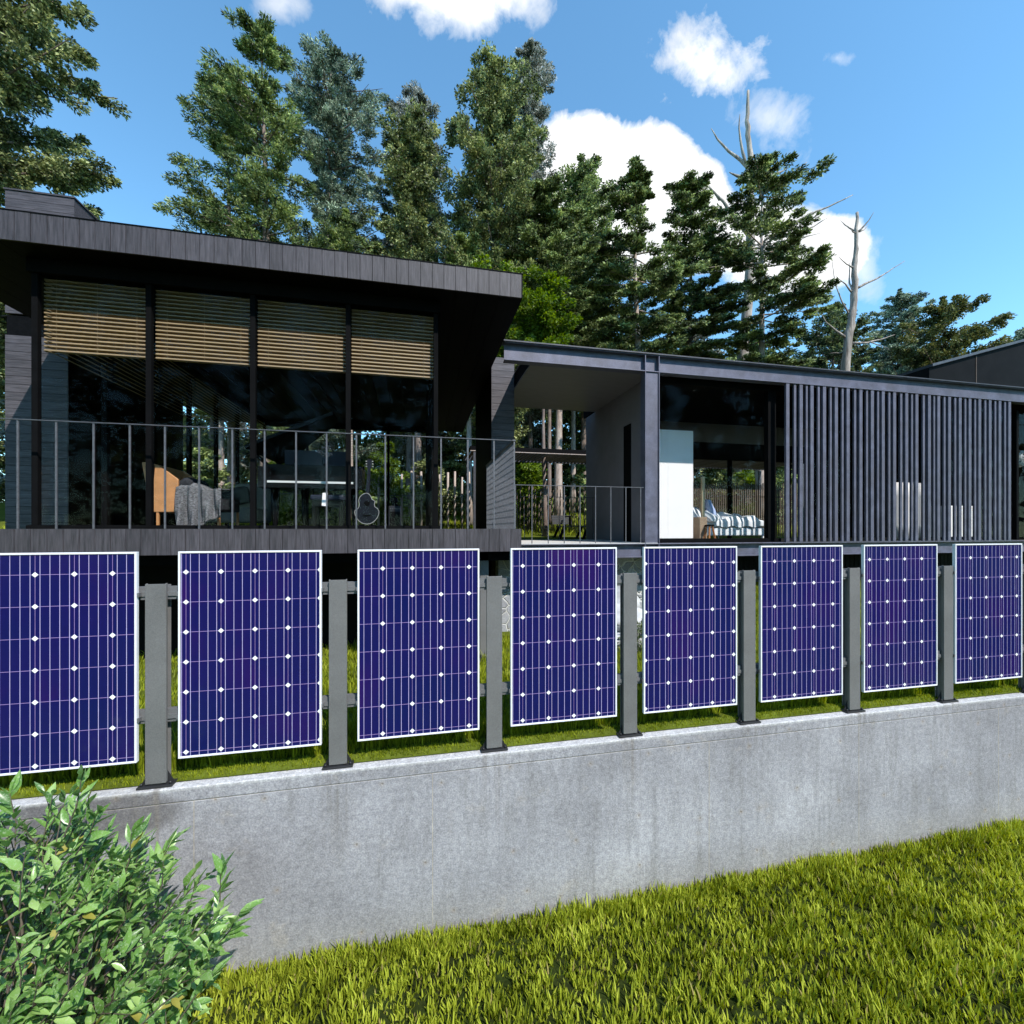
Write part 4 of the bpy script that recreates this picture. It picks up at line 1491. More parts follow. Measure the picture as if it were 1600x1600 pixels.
# ------------------------------------------------------------------ bedroom things
BF = FZ1 + 0.001
cb = empty('white_cabinet', (X(1057, 8.2), 8.4, BF), 'tall plain white cabinet inside the glass beside the steel column', 'cabinet')
c0, c1 = X(1020, 8.2), X(1083, 8.2)
cz = EYE + (HY - 672) * depth(c0 + 0.6, 8.2) / FPX
m = MB(); m.box(c0, c1, 8.222, 8.75, BF, cz); m.build('carcass', MT['white'], cb, bevel=0.003)
mid = (c0 + c1) / 2 - 0.12
for a, b in ((c0, mid - 0.001), (mid + 0.001, c1)):
    m = MB(); m.box(a, b, 8.2, 8.2215, BF + 0.06, cz - 0.004); m.build('door', MT['white'], cb, bevel=0.001)
bdv = 8.75
be = empty('bed', (X(1145, bdv), bdv + 0.8, BF), 'low bed with rumpled white duvet behind the bedroom window', 'bed')
e0, e1 = X(1064, bdv), X(1197, bdv)
hb = EYE - (815 - HY) * depth(e0, bdv) / FPX
m = MB(); m.box(e0 + 0.08, e1, bdv, bdv + 1.7, BF + 0.10, BF + 0.28); m.build('base', MT['linen'], be, bevel=0.02)
m = MB(); m.box(e0 + 0.09, e1 - 0.03, bdv + 0.02, bdv + 1.68, BF + 0.2805, BF + 0.42); m.build('mattress', MT['linen'], be, bevel=0.05)
wp0, wp1 = X(1095.2, 8.66), X(1099.6, 8.66)
wpz = EYE + (HY - 745) * depth(wp0, 8.66) / FPX
m = MB(); m.box(wp0, wp1, 8.62, 8.67, BF, wpz); wpo = m.build('wooden_post', MT['pine'], bevel=0.004)
tag(wpo, 'slim pale wooden post standing upright between the bed and the brown table', 'post')
for xx in (e0 + 0.14, e1 - 0.08):
    for yy in (bdv + 0.02, bdv + 1.6):
        m = MB(); m.box(xx, xx + 0.05, yy, yy + 0.05, BF, BF + 0.0995); m.build('leg', MT['white'], be)


def duvet(u, w):
    d0 = X(1113, bdv)
    x = d0 + (e1 + 0.02 - d0) * u
    lump = 0.075 * math.sin(u * 16 + 2.5 * math.sin(w * 5)) + 0.05 * math.sin(w * 13 + u * 9) + 0.03 * math.sin(u * 37 + w * 21)
    edge = min(1, u * 6, (1 - u) * 4 + 0.05)
    if w < 0.2:
        t = w / 0.2
        return (x, bdv - 0.03 - 0.015 * math.sin(u * 30), BF + 0.30 + 0.14 * t + 0.02 * math.sin(u * 23))
    t = (w - 0.2) / 0.8
    return (x, bdv + 1.68 * t, BF + 0.44 + edge * (0.085 + 0.9 * lump * (0.5 + 0.5 * min(1, t * 5))))


m = MB(); m.grid(duvet, 60, 40); dv = m.build('duvet', MT['linen'])
md = dv.modifiers.new('thick', 'SOLIDIFY'); md.thickness = 0.03
tag(dv, 'rumpled white duvet lying over the low bed', 'duvet')


def pillow(name, c, w, h, t, lean_a, rz, mat, label):
    m = MB()
    M3 = Matrix.Translation(c) @ Matrix.Rotation(rz, 4, 'Z') @ Matrix.Rotation(lean_a, 4, 'X')
    for s in (-1, 1):
        def fn(u, v, s=s):
            a, b = u * 2 - 1, v * 2 - 1
            k = max(0.0, (1 - a ** 4) * (1 - b ** 4)) ** 0.5
            pinch = 1 - 0.07 * (abs(b) ** 2) * (abs(a) ** 3)
            return tuple(M3 @ Vector((a * w / 2 * pinch, s * k * t / 2 * (1 + 0.12 * math.sin(a * 5 + b * 4)), b * h / 2 * (1 - 0.07 * a * a))))
        m.grid(fn, 20, 16)
    o = m.build(name, mat)
    return tag(o, label, 'pillow', 'pillows on the bed')


pillow('pillow', Vector((X(1110, 9.0), 9.05, BF + 0.70)), 0.62, 0.52, 0.2, rad(-18), rad(62), MT['shaded_linen'], 'pillow painted in bluish shade, standing upright on the bed behind the wooden post')
pillow('pillow', Vector((X(1087, 8.9), 8.95, BF + 0.58)), 0.5, 0.42, 0.2, rad(-30), rad(25), MT['linen'], 'white pillow half hidden behind the edge of the white cabinet')
pillow('pillow', Vector((X(1113, 8.85) , 8.86, BF + 0.53)), 0.5, 0.36, 0.2, rad(-50), rad(30), MT['linen'], 'white pillow in front of the pillow painted in bluish shade')
ns = empty('bedside_table', (X(1099, 8.35), 8.45, BF), 'small brown bedside table in front of the wooden post', 'table')
n0, n1 = X(1092.5, 8.3), X(1105, 8.3)
zt = EYE + (HY - 808) * depth(n0, 8.3) / FPX
m = MB(); m.box(n0, n1, 8.3, 8.62, BF, zt); m.build('cabinet', MT['brown'], ns, bevel=0.004)
m = MB(); m.box(n0 + 0.012, n1 - 0.012, 8.29, 8.2995, BF + 0.04, zt - 0.03); m.build('drawer', MT['brown'], ns)
st = empty('stool', (X(1111, 8.15), 8.2, BF), 'tiny orange wooden stool with a black top in front of the bed', 'stool')
s0, s1 = X(1106, 8.15), X(1116, 8.15)
zs = EYE + (HY - 822) * depth(s0, 8.15) / FPX
m = MB(); m.box(s0 + 0.02, s1 - 0.02, 8.12, 8.28, zs, zs + 0.03); m.build('seat', MT['black'], st, bevel=0.004)
for dx, dy in ((0, 0), (1, 0), (0, 1), (1, 1)):
    m = MB()
    m.bar((s0 + (s1 - s0) * (0.02 + 0.96 * dx), 8.10 + 0.2 * dy, BF), (s0 + (s1 - s0) * (0.3 + 0.4 * dx), 8.15 + 0.1 * dy, zs - 0.0005), 0.03, 0.03)
    m.build('leg', MT['orange_wood'], st)
# white things behind the slats
cu = MB()


def curtain(u, w):
    x = X(1397, 8.0) + (X(1444, 8.0) - X(1397, 8.0)) * u
    return (x, 8.0 + 0.03 * math.sin(u * 40), BF + 0.02 + w * (EYE + 1.05 - BF))


cu.grid(curtain, 60, 4)
o = cu.build('curtain', MT['white'])
o.modifiers.new('thick', 'SOLIDIFY').thickness = 0.006
tag(o, 'tall white curtain glimpsed behind the middle of the slat screen', 'curtain')
sb = empty('sideboard', (X(1500, 8.0), 8.2, BF), 'low white sideboard glimpsed behind the last slats', 'sideboard')
s0, s1 = X(1481, 8.0), X(1523, 8.0)
zt = EYE + (HY - 790) * depth(s0, 8.0) / FPX
m = MB(); m.box(s0, s1, 8.0, 8.4, BF + 0.06, zt); m.build('carcass', MT['white'], sb, bevel=0.004)
for k in range(3):
    w = (s1 - s0) / 3
    m = MB(); m.box(s0 + w * k + 0.004, s0 + w * (k + 1) - 0.004, 7.982, 7.9995, BF + 0.07, zt - 0.02); m.build('door', MT['white'], sb)
m = MB(); m.box(s0 + 0.03, s1 - 0.03, 8.02, 8.38, BF, BF + 0.0595); m.build('plinth', MT['black'], sb)
# wire globe lamp
gl = empty('globe_lamp', (X(1588, 8.0), 8.0, EYE + 0.7), 'pale wire globe lamp hanging behind the end of the slat screen', 'lamp')
gc = at(1588, 717, 8.0)
R = 13.5 * depth(gc.x, 8.0) / FPX
m = MB()
rr = np.random.RandomState(2)
for i in range(26):
    a = Vector(rr.normal(0, 1, 3)).normalized()
    b = a.orthogonal().normalized()
    c = a.cross(b)
    off_ = rr.uniform(-0.6, 0.6)
    rr_ = math.sqrt(1 - off_ * off_) * R
    m.tube([gc + a * off_ * R + (b * math.cos(t) + c * math.sin(t)) * rr_ for t in np.linspace(0, 2 * math.pi, 25)], 0.006, 4, cap=False)
m.build('wire_shade', MT['wire'], gl)
m = MB(); m.tube([gc + Vector((0, 0, R)), Vector((gc.x, gc.y, ztop))], 0.006, 5); m.build('cord', MT['black'], gl)

# ================================================================== BEHIND THE HOUSES
# gabled building at the end
gb = empty('gabled_building', (at(1640, 600, 13).x, 13, 2.9), 'black gabled building rising behind the end of the steel pavilion', 'building')
pts = [at(1430, 826, 13), at(1452, 574, 13), at(1640, 523, 13), at(1830, 574, 13), at(1830, 826, 13)]
pts[0].z = pts[4].z = 2.0
pts[0].x = pts[1].x
m = MB(); m.prism(pts, (0, 7, 0)); m.build('wall', MT['gable'], gb)
m = MB()
ov = 0.12
for a, b in ((pts[1], pts[2]), (pts[2], pts[3])):
    d = (b - a)
    up = Vector((0, 0, 0.10))
    m.prism([a + Vector((0, -ov, 0.005)), b + Vector((0, -ov, 0.005)), b + Vector((0, -ov, 0.005)) + up, a + Vector((0, -ov, 0.005)) + up], (0, 7 + 2 * ov, 0))
m.build('roof', MT['steel_dark'], gb)
jx = at(1525, 600, 13).x
m = MB(); m.box(jx - 0.012, jx + 0.012, 12.985, 12.9995, 3, at(1525, 556, 13).z); m.build('joint_strip', MT['copper'], gb)

# pergola
pv = 12.6
pg = empty('pergola', (X(980, pv), pv + 0.9, gz(X(980, pv), pv)), 'dark flat slatted pergola on posts behind the houses', 'pergola')
px0, px1 = X(735, pv), X(1262, pv)
pz0 = EYE + (HY - 708) * depth(X(860, pv), pv) / FPX
m = MB(); m.box(px0, px1, pv, pv + 0.09, pz0, pz0 + 0.13); m.build('beam', MT['black'], pg)
m = MB(); m.box(px0, px1, pv + 1.9, pv + 1.99, pz0, pz0 + 0.17); m.build('beam', MT['steel_dark'], pg)
m = MB(); m.box(px0, px1, pv - 0.012, pv + 0.02, pz0 - 0.022, pz0 - 0.001); m.build('edge_strip', MT['pole'], pg)
m = MB()
for xx in np.arange(px0, px1, 0.13):
    m.box(xx, xx + 0.04, pv + 0.091, pv + 1.899, pz0 + 0.02, pz0 + 0.12)
m.build('slat_roof', MT['pole_dark'], pg)
for p in (742, 790, 985, 1255):
    xx = X(p, pv)
    for yy in (pv + 0.0, pv + 1.92):
        m = MB(); m.box(xx - 0.04, xx + 0.04, yy + 0.005, yy + 0.085, gz(xx, yy) - 0.2, pz0 - 0.031); m.build('post', MT['steel_dark'], pg)

# pole fence (pale poles, widely spaced) and paling fence behind the bedroom
rr = np.random.RandomState(5)
pf = empty('pole_fence', (X(700, 16), 16, gz(X(700, 16), 16)), 'loose fence of pale peeled poles on the slope behind the glazed room', 'fence')
for p in (592, 608, 628, 643, 658, 673, 687, 700, 711, 722, 733):
    v = 15.4 + rr.uniform(-0.1, 0.2)
    b = at(p, 740 + rr.uniform(-5, 6), v)
    zb = gz(b.x, v)
    m = MB(); m.tube([(b.x, v, zb - 0.2), (b.x + rr.uniform(-.02, .02), v, (zb + b.z) / 2), (b.x, v, b.z)], [0.042, 0.04, 0.036], 7, wob=0.06)
    m.build('pole', MT['pole'], pf)
fb = empty('pole_fence', (X(860, 16.5), 16.5, gz(X(860, 16.5), 16.5)), 'fence of uneven thin brown stakes behind the open terrace', 'fence')
for k in range(30):
    p = 790 + k * 4.7 + rr.uniform(-1.2, 1.2)
    v = 14.6 + rr.uniform(-0.1, 0.1)
    b = at(p, 768 + rr.uniform(-14, 16), v)
    zb = gz(b.x, v)
    m = MB(); m.tube([(b.x, v, zb - 0.2), (b.x + rr.uniform(-.02, .02), v, b.z)], [0.024, 0.018], 6)
    m.build('stake', MT['pole_dark'], fb)
pl = empty('paling_fence', (X(1160, 14.4), 14.4, gz(X(1160, 14.4), 14.4)), 'close set brown paling fence behind the bedroom', 'fence')
v = 13.3
for k in range(70):
    p = 1050 + k * 3.1
    xx = X(p, v)
    zt = EYE + (HY - 756 - rr.uniform(-2, 2)) * depth(xx, v) / FPX
    m = MB(); m.box(xx - 0.014, xx + 0.014, v + rr.uniform(-.01, .01), v + 0.03, gz(xx, v) - 0.2, zt); m.build('pale', MT['pole_dark'], pl)
for z in (3.7, 4.4):
    m = MB()
    m.box(X(1048, v), X(1268, v), v + 0.045, v + 0.09, z, z + 0.07)
    m.build('rail', MT['pole_dark'], pl)

# garden bench on the slope
bv = 12.9
bx0, bx1 = X(868, bv), X(912, bv)
zb = gz((bx0 + bx1) / 2, bv)
gbn = empty('garden_bench', ((bx0 + bx1) / 2, bv, zb), 'dark slatted garden chair bench standing on the grass behind the terrace', 'bench')
zs = EYE + (HY - 823) * depth(bx0, bv) / FPX
ztb = EYE + (HY - 806) * depth(bx0, bv) / FPX
m = MB()
for k in range(5):
    m.box(bx0 + 0.1, bx1, bv - 0.3 + k * 0.11, bv - 0.21 + k * 0.11, zs, zs + 0.03)
m.build('slat_seat', MT['teak'], gbn)
m = MB()
for k in range(4):
    z = zs + 0.08 + k * (ztb - zs - 0.05) / 4
    m.box(bx0 - 0.02, bx0 + 0.62, bv + 0.25 + k * 0.03, bv + 0.28 + k * 0.03, z, z + 0.065)
m.build('slat_backrest', MT['teak'], gbn)
for xx in (bx0 + 0.1, bx1 - 0.06):
    m = MB(); m.bar((xx - 0.1, bv - 0.32, zb - 0.05), (xx + 0.12, bv - 0.2, zs - 0.001), 0.06, 0.07); m.build('leg', MT['black'], gbn)
    m = MB(); m.bar((xx - 0.1, bv + 0.3, zb - 0.05), (xx + 0.08, bv + 0.2, zs - 0.001), 0.06, 0.07); m.build('leg', MT['black'], gbn)
m = MB(); m.box(bx0 + 0.34, bx0 + 0.4, bv - 0.3, bv - 0.26, zs + 0.031, zs + 0.3); m.box(bx0 + 0.34, bx0 + 0.4, bv - 0.3, bv + 0.2, zs + 0.3005, zs + 0.33); m.build('armrest', MT['black'], gbn)

# ================================================================== TREES
def unit(a):
    return a / (np.linalg.norm(a, axis=-1, keepdims=True) + 1e-9)


def foliage_verts(C, R, OUT, per, ln, wd, flat, r, up=0.7, droop=0.0):
    """leaf faces scattered in flattened clumps: C centres (n,3), R radii (n), OUT outward directions (n,3)"""
    n = len(C)
    d = r.normal(0, 1, (n, per, 3))
    d = unit(d) * (r.uniform(0, 1, (n, per, 1)) ** 0.45)
    d[:, :, 2] *= flat
    pos = C[:, None, :] + d * R[:, None, None]
    ax = unit(OUT[:, None, :] * 0.55 + d * 0.9 + r.normal(0, 0.5, (n, per, 3)) + np.array([0, 0, -droop]))
    nm = unit(r.normal(0, 0.75, (n, per, 3)) + np.array([0, 0, up]) + d * 0.5)
    sd = unit(np.cross(ax, nm))
    l = ln * r.uniform(0.6, 1.25, (n, per, 1)) / 2
    w = wd * r.uniform(0.6, 1.25, (n, per, 1)) / 2
    v = np.stack([pos - ax * l, pos + sd * w + ax * l * 0.1, pos + ax * l, pos - sd * w + ax * l * 0.1], 2)
    return v.reshape(-1, 3)


STY = {
    # step between whorls (m), branches per whorl, clump radius, flatness, leaves per clump, leaf length, width, pitch (deg), curl, spacing, inner start
    'pine': dict(gap=0.22, wf=(0.58, 1.2), step=0.66, nb=7, cr=0.45, flat=0.42, per=140, ln=0.17, wd=0.045, pitch=8, curl=0.10, sp=0.42, t0=0.35, droop=0.05),
    'fir': dict(wf=(0.72, 1.22), step=0.52, nb=7, cr=0.40, flat=0.5, per=140, ln=0.14, wd=0.046, pitch=14, curl=0.06, sp=0.42, t0=0.28, droop=0.1),
    'cedar': dict(gap=0.0, wf=(0.68, 1.22), step=0.98, nb=8, cr=0.48, flat=0.20, per=165, ln=0.16, wd=0.06, pitch=3, curl=-0.03, sp=0.38, t0=0.36, droop=0.12),
    'broad': dict(gap=0.06, wf=(0.72, 1.18), step=0.44, nb=7, cr=0.43, flat=0.75, per=130, ln=0.13, wd=0.062, pitch=26, curl=0.05, sp=0.46, t0=0.30, droop=0.2),
    'fill': dict(step=0.75, nb=5, cr=0.62, flat=0.7, per=80, ln=0.24, wd=0.10, pitch=12, curl=0.0, sp=0.65, t0=0.25, droop=0.1),
}


def make_tree(px, v, prof, style, leaf, bark, label, seed, tr=0.2, group=None, lean=0.0, bare=(), per_k=1.0, name='tree', cat='tree', x=None, zcut=None):
    """prof: (photo row, left column, right column) down the crown; it sets the crown's height and reach at the tree's own distance"""
    r = np.random.RandomState(seed)
    random.seed(seed)
    S = STY[style]
    x = X(px, v) if x is None else x
    D = depth(x, v)
    k = D / FPX
    zb = gz(x, v) - 0.1
    P0 = np.array([x, v, 0.0])
    zs = np.array([EYE + (HY - p[0]) * k for p in prof])[::-1]
    rl = np.array([(px - p[1]) * k for p in prof])[::-1]
    rr = np.array([(p[2] - px) * k for p in prof])[::-1]
    ztop, zlow = zs[-1], max(zs[0], zb + 0.5)

    def axis_at(z):
        t = (z - zb) / max(0.1, ztop - zb)
        w = 0.12 * math.sin(3.1 * t + seed) + 0.05 * math.sin(8 * t + seed * 2)
        return P0 + RIGHT * (lean * t + w * t) + np.array([0, 0, z])

    root = empty(name, (x, v, zb), label, cat, group)
    wood = MB()
    tz = np.linspace(zb, ztop, 12)
    pts = [axis_at(z) for z in tz]
    wood.tube(pts, [tr * (1.0 - 0.93 * ((z - zb) / (ztop - zb))) * (1.25 if i == 0 else 1) for i, z in enumerate(tz)], 10, wob=0.06)
    C, R, O = [], [], []
    z = zlow + 0.1
    gold = r.uniform(0, 6)
    while z < ztop:
        if r.rand() < S.get('gap', 0.12) and z > zlow + 0.5:
            z += S['step'] * 0.8
            continue
        wf = r.uniform(*S.get('wf', (0.80, 1.06)))
        wsh = r.uniform(0, 6.28)
        for b in range(S['nb']):
            gold += 2.399 + r.normal(0, 0.25)
            zz = min(ztop - 0.05, z + r.uniform(-0.5, 0.5) * S['step'] * (0.45 if style == 'cedar' else 1.0))
            c, s = math.cos(gold), math.sin(gold)
            a, bb = np.interp(zz, zs, rl), np.interp(zz, zs, rr)
            side = bb if c > 0 else a
            dep = 0.85 * min(abs(a), abs(bb)) + 0.15 * max(abs(a), abs(bb)) if min(a, bb) > 0 else 0.4 * max(abs(a), abs(bb))
            reach = side * abs(c) + dep * abs(s) if side > 0 else max(0.2, side * abs(c) + dep * abs(s))
            reach = math.sqrt(max(0.0, side) ** 2 * c * c + dep ** 2 * s * s)
            reach *= wf * (1 + 0.18 * math.sin(gold + wsh)) * r.uniform(0.88, 1.08) if r.rand() > 0.16 else r.uniform(0.45, 0.7)
            reach = min(reach, 1.06 * math.sqrt(max(0.0, side) ** 2 * c * c + dep ** 2 * s * s))
            if reach < 0.12:
                continue
            skip = False
            for (b0, b1) in bare:
                if b1 < HY - (zz - EYE) / k < b0 or b0 < HY - (zz - EYE) / k < b1:
                    skip = True
            if skip and r.rand() < 0.85:
                continue
            dirn = RIGHT * c + FWD * s
            pit = math.tan(rad(S['pitch'] + r.normal(0, 3.5 if style == 'cedar' else 7)))
            drop = reach * pit
            p0 = axis_at(max(zb + 0.3, zz - max(0.0, drop)))
            n = max(2, int(reach / S['sp']))
            ts = np.linspace(0, 1, 6)
            poly = [p0 + dirn * reach * t + np.array([0, 0, drop * t + S['curl'] * reach * (t * t - t) * 2]) + RIGHT * 0.05 * math.sin(t * 5 + b) for t in ts]
            if reach > 0.5:
                br = max(0.012, tr * 0.16 * min(1.0, reach / 1.5))
                wood.tube(poly, [br * (1 - 0.8 * t) for t in ts], 5, cap=False)
            poly = np.array(poly)
            for t in np.linspace(S['t0'], 1.0, n + 1):
                p = np.array([np.interp(t, ts, poly[:, i]) for i in range(3)])
                latw = (0.26 * reach * (1 - 0.55 * t)) * r.normal(0, 0.8)
                lat = np.array([-dirn[1], dirn[0], 0]) * latw
                C.append(p + lat + np.array([0, 0, r.normal(0, 0.06)]))
                R.append(S['cr'] * r.uniform(0.6, 1.15) * (0.75 + 0.25 * (1 - t)) * min(1.0, 0.35 + reach / 1.2))
                O.append(dirn + np.array([0, 0, 0.1]))
        z += S['step']
    # leader
    for q in np.linspace(0, 0.9, 5):
        C.append(axis_at(ztop - q * 0.8)); R.append(S['cr'] * (0.3 + 0.3 * q)); O.append(np.array([0, 0, 1.0]))
    C, R, O = np.array(C), np.array(R), np.array(O)
    if zcut is not None:
        keep = C[:, 2] > zcut
        C, R, O = C[keep], R[keep], O[keep]
    scale = max(1.0, D / 17.0)
    per = max(20, int(S['per'] * per_k / scale ** 0.5))
    V = foliage_verts(C, R, O, per, S['ln'] * scale ** 0.7, S['wd'] * scale ** 0.7, S['flat'], r, droop=S['droop'])
    wood.build('trunk', MT[bark], root)
    quads_mesh('crown', V, GREEN[leaf], parent=root)
    return root


G = 'trees standing behind the houses'
make_tree(-95, 15.0, [(-170, -300, -22), (-60, -330, 63), (0, -340, 98), (40, -340, 94), (80, -300, 78), (130, -330, 93), (170, -330, 100), (215, -330, 106),
                      (250, -320, 88), (290, -320, 98), (330, -320, 104), (380, -320, 98), (440, -300, 38), (560, -260, -28), (700, -200, -42)],
          'broad', 'olive', 'bark', 'huge olive green tree towering over the roof block of the timber house', 101, 0.32, G, per_k=1.6)
make_tree(415, 17.0, [(38, 398, 424), (60, 350, 470), (85, 372, 452), (110, 350, 455), (150, 335, 462), (200, 325, 480), (240, 320, 486), (275, 350, 470), (300, 340, 484),
                      (330, 300, 492), (370, 300, 480), (420, 310, 500), (560, 330, 490), (660, 350, 480)], 'pine', 'pine', 'bark',
          'tall green pine with a bare pinkish trunk above the roof of the timber house', 102, 0.22, G)
make_tree(362, 18.5, [(105, 345, 380), (130, 312, 395), (165, 300, 400), (205, 300, 400), (222, 330, 390), (250, 283, 395), (268, 285, 400), (290, 320, 390), (315, 270, 400), (345, 275, 400), (370, 290, 400), (480, 300, 400), (640, 320, 400)],
          'pine', 'pine', 'bark', 'shorter green pine with layered boughs crowding the first tall pine', 103, 0.17, G)
make_tree(515, 19.5, [(80, 505, 528), (95, 480, 555), (120, 462, 580), (150, 460, 600), (175, 466, 612), (215, 462, 622), (255, 480, 615), (290, 500, 600), (330, 480, 620), (380, 470, 630), (460, 470, 640), (600, 480, 620), (700, 490, 600)],
          'fir', 'blue', 'bark', 'blue green fir between the tall pine and the olive crowns', 104, 0.22, G)
make_tree(648, 20.5, [(145, 640, 655), (160, 615, 668), (190, 605, 685), (230, 600, 690), (280, 605, 690), (330, 600, 700), (400, 590, 710), (470, 590, 720), (600, 600, 720), (700, 620, 700)],
          'fir', 'silver', 'bark', 'narrow silvery fir rising between the blue fir and the broad olive tree', 105, 0.2, G)
make_tree(640, 18.5, [(185, 615, 662), (215, 602, 684), (250, 596, 690), (290, 604, 676), (330, 590, 700), (400, 570, 720), (470, 575, 720), (560, 600, 700), (660, 610, 690)],
          'broad', 'olive', 'bark', 'slender olive green tree in front of the narrow silvery fir', 125, 0.16, G)
make_tree(772, 17.5, [(96, 745, 805), (112, 733, 818), (140, 730, 822), (160, 720, 836), (172, 700, 838), (200, 688, 846), (240, 690, 850), (280, 684, 850), (320, 672, 850), (360, 668, 842), (420, 660, 850), (500, 680, 850), (620, 700, 840), (700, 720, 820)],
          'broad', 'olive', 'bark', 'broad olive green tree with a tall rounded crown in the middle of the tree line', 106, 0.24, G, per_k=1.1)
make_tree(828, 21.0, [(70, 825, 831), (85, 806, 845), (110, 798, 856), (150, 800, 858), (190, 800, 854), (230, 810, 860), (265, 805, 868), (300, 800, 856), (360, 790, 870), (480, 780, 880), (640, 790, 870)],
          'fir', 'silver', 'bark', 'silver tipped fir peeping out beside the broad olive tree', 107, 0.12, G)
make_tree(912, 21.0, [(254, 902, 926), (266, 886, 944), (290, 880, 948), (320, 876, 950), (360, 862, 962), (420, 846, 980), (500, 840, 985), (620, 850, 970)],
          'broad', 'pine', 'bark', 'small round topped green tree in front of the big white cloud', 108, 0.2, G)
make_tree(858, 16.5, [(292, 842, 872), (305, 820, 896), (330, 812, 905), (360, 830, 930), (400, 800, 935), (440, 790, 950), (480, 800, 960), (530, 810, 950)],
          'cedar', 'cedar', 'bark', 'dark small cedar beside the small round topped tree', 109, 0.10, G)
make_tree(1010, 15.5, [(250, 992, 1012), (262, 958, 1026), (284, 952, 1030), (300, 972, 1028), (318, 950, 1042), (335, 966, 1052), (352, 980, 1040), (370, 952, 1078), (395, 946, 1096), (420, 925, 1100), (450, 930, 1108), (480, 925, 1112), (520, 935, 1105), (560, 945, 1095)],
          'cedar', 'cedar', 'bark_pale', 'cedar with a flat dark top and a pale pink trunk before the big white cloud', 110, 0.21, G, lean=-0.5, bare=((335, 362),))
make_tree(1078, 18.0, [(275, 1062, 1088), (290, 1040, 1108), (320, 1036, 1115), (345, 1030, 1120), (370, 1010, 1130), (400, 1005, 1150), (450, 1000, 1150), (500, 1010, 1150), (560, 1020, 1140)],
          'cedar', 'cedar', 'bark', 'second cedar, lower and denser, between the two pale trunked cedars', 111, 0.2, G)
make_tree(1188, 15.5, [(262, 1200, 1262), (275, 1150, 1272), (295, 1118, 1268), (315, 1112, 1262), (332, 1130, 1215), (346, 1160, 1200), (362, 1100, 1230), (378, 1080, 1275), (396, 1082, 1300), (412, 1110, 1270), (430, 1100, 1255), (448, 1085, 1300), (470, 1090, 1318), (492, 1100, 1322), (515, 1110, 1290), (540, 1105, 1270), (570, 1140, 1250)],
          'cedar', 'cedar', 'bark_pale', 'spreading flat layered cedar in front of the tall dead tree', 112, 0.21, G, bare=((334, 356),))
make_tree(1300, 23.0, [(478, 1292, 1315), (500, 1262, 1335), (530, 1245, 1350), (580, 1240, 1360), (680, 1250, 1350)], 'broad', 'dark', 'bark', 'dark green tree low behind the smaller dead tree', 113, 0.2, G)
make_tree(1408, 25.0, [(453, 1402, 1418), (470, 1390, 1432), (490, 1366, 1442), (530, 1358, 1455), (580, 1350, 1460), (680, 1370, 1450)], 'fir', 'blue', 'bark', 'blue green conifer beside the yellowish round tree', 114, 0.2, G)
make_tree(1478, 18.5, [(466, 1500, 1530), (478, 1450, 1534), (500, 1424, 1548), (525, 1410, 1546), (550, 1402, 1536), (580, 1400, 1530), (620, 1410, 1520), (700, 1430, 1510)], 'broad', 'gold', 'bark', 'yellowish green round tree beside the black gable', 115, 0.2, G)
make_tree(1604, 22.0, [(518, 1596, 1612), (530, 1580, 1630), (560, 1570, 1640), (640, 1570, 1640)], 'broad', 'blue', 'bark', 'tip of a green tree showing over the black gable', 116, 0.18, G)
make_tree(852, 13.6, [(432, 842, 858), (442, 818, 868), (456, 800, 880), (474, 795, 890), (495, 795, 896), (515, 798, 896), (540, 802, 894), (560, 806, 888)],
          'broad', 'bright', 'bark', 'bright yellow green round tree between the timber roof and the steel roof', 117, 0.08, G, per_k=1.1, zcut=EYE + 3.9)
make_tree(756, 14.3, [(424, 745, 785), (432, 730, 806), (446, 715, 818), (470, 715, 822), (520, 720, 815), (560, 725, 806)],
          'broad', 'bright', 'bark', 'bright yellow green tree just showing over the edge of the timber roof', 118, 0.12, G, zcut=EYE + 4.3)
# trunks seen through the houses, their crowns above the roofs
make_tree(872, 17.0, [(330, 850, 890), (370, 830, 920), (420, 820, 930), (480, 830, 920)], 'cedar', 'cedar', 'bark_pale', 'cedar with a thick sunlit pink trunk seen through the open terrace', 119, 0.20, G)
make_tree(895, 19.5, [(340, 880, 915), (390, 860, 950), (450, 850, 950), (520, 860, 940)], 'cedar', 'cedar', 'bark_pale', 'cedar with a thinner pale trunk next to the thick one behind the terrace', 120, 0.14, G)
make_tree(547, 18.0, [(330, 530, 570), (380, 500, 590), (440, 500, 600), (520, 510, 590)], 'pine', 'pine', 'bark_pale', 'pine with a white sunlit trunk seen through the music room behind the guitar', 121, 0.13, G)
make_tree(733, 16.6, [(380, 700, 760), (430, 690, 780), (500, 690, 780), (600, 700, 770)], 'pine', 'pine', 'bark_pale', 'pine with a pinkish trunk in the gap beside the glazed room', 122, 0.14, G)
make_tree(655, 16.8, [(400, 640, 690), (470, 620, 700), (560, 620, 700)], 'pine', 'dark', 'bark', 'pine with scaly brown trunk behind the pale poles', 123, 0.17, G)
make_tree(346, 17.4, [(430, 320, 380), (520, 310, 390), (640, 320, 390)], 'pine', 'pine', 'bark_pale', 'young pine with a forked trunk seen behind the tan armchair', 124, 0.16, G)
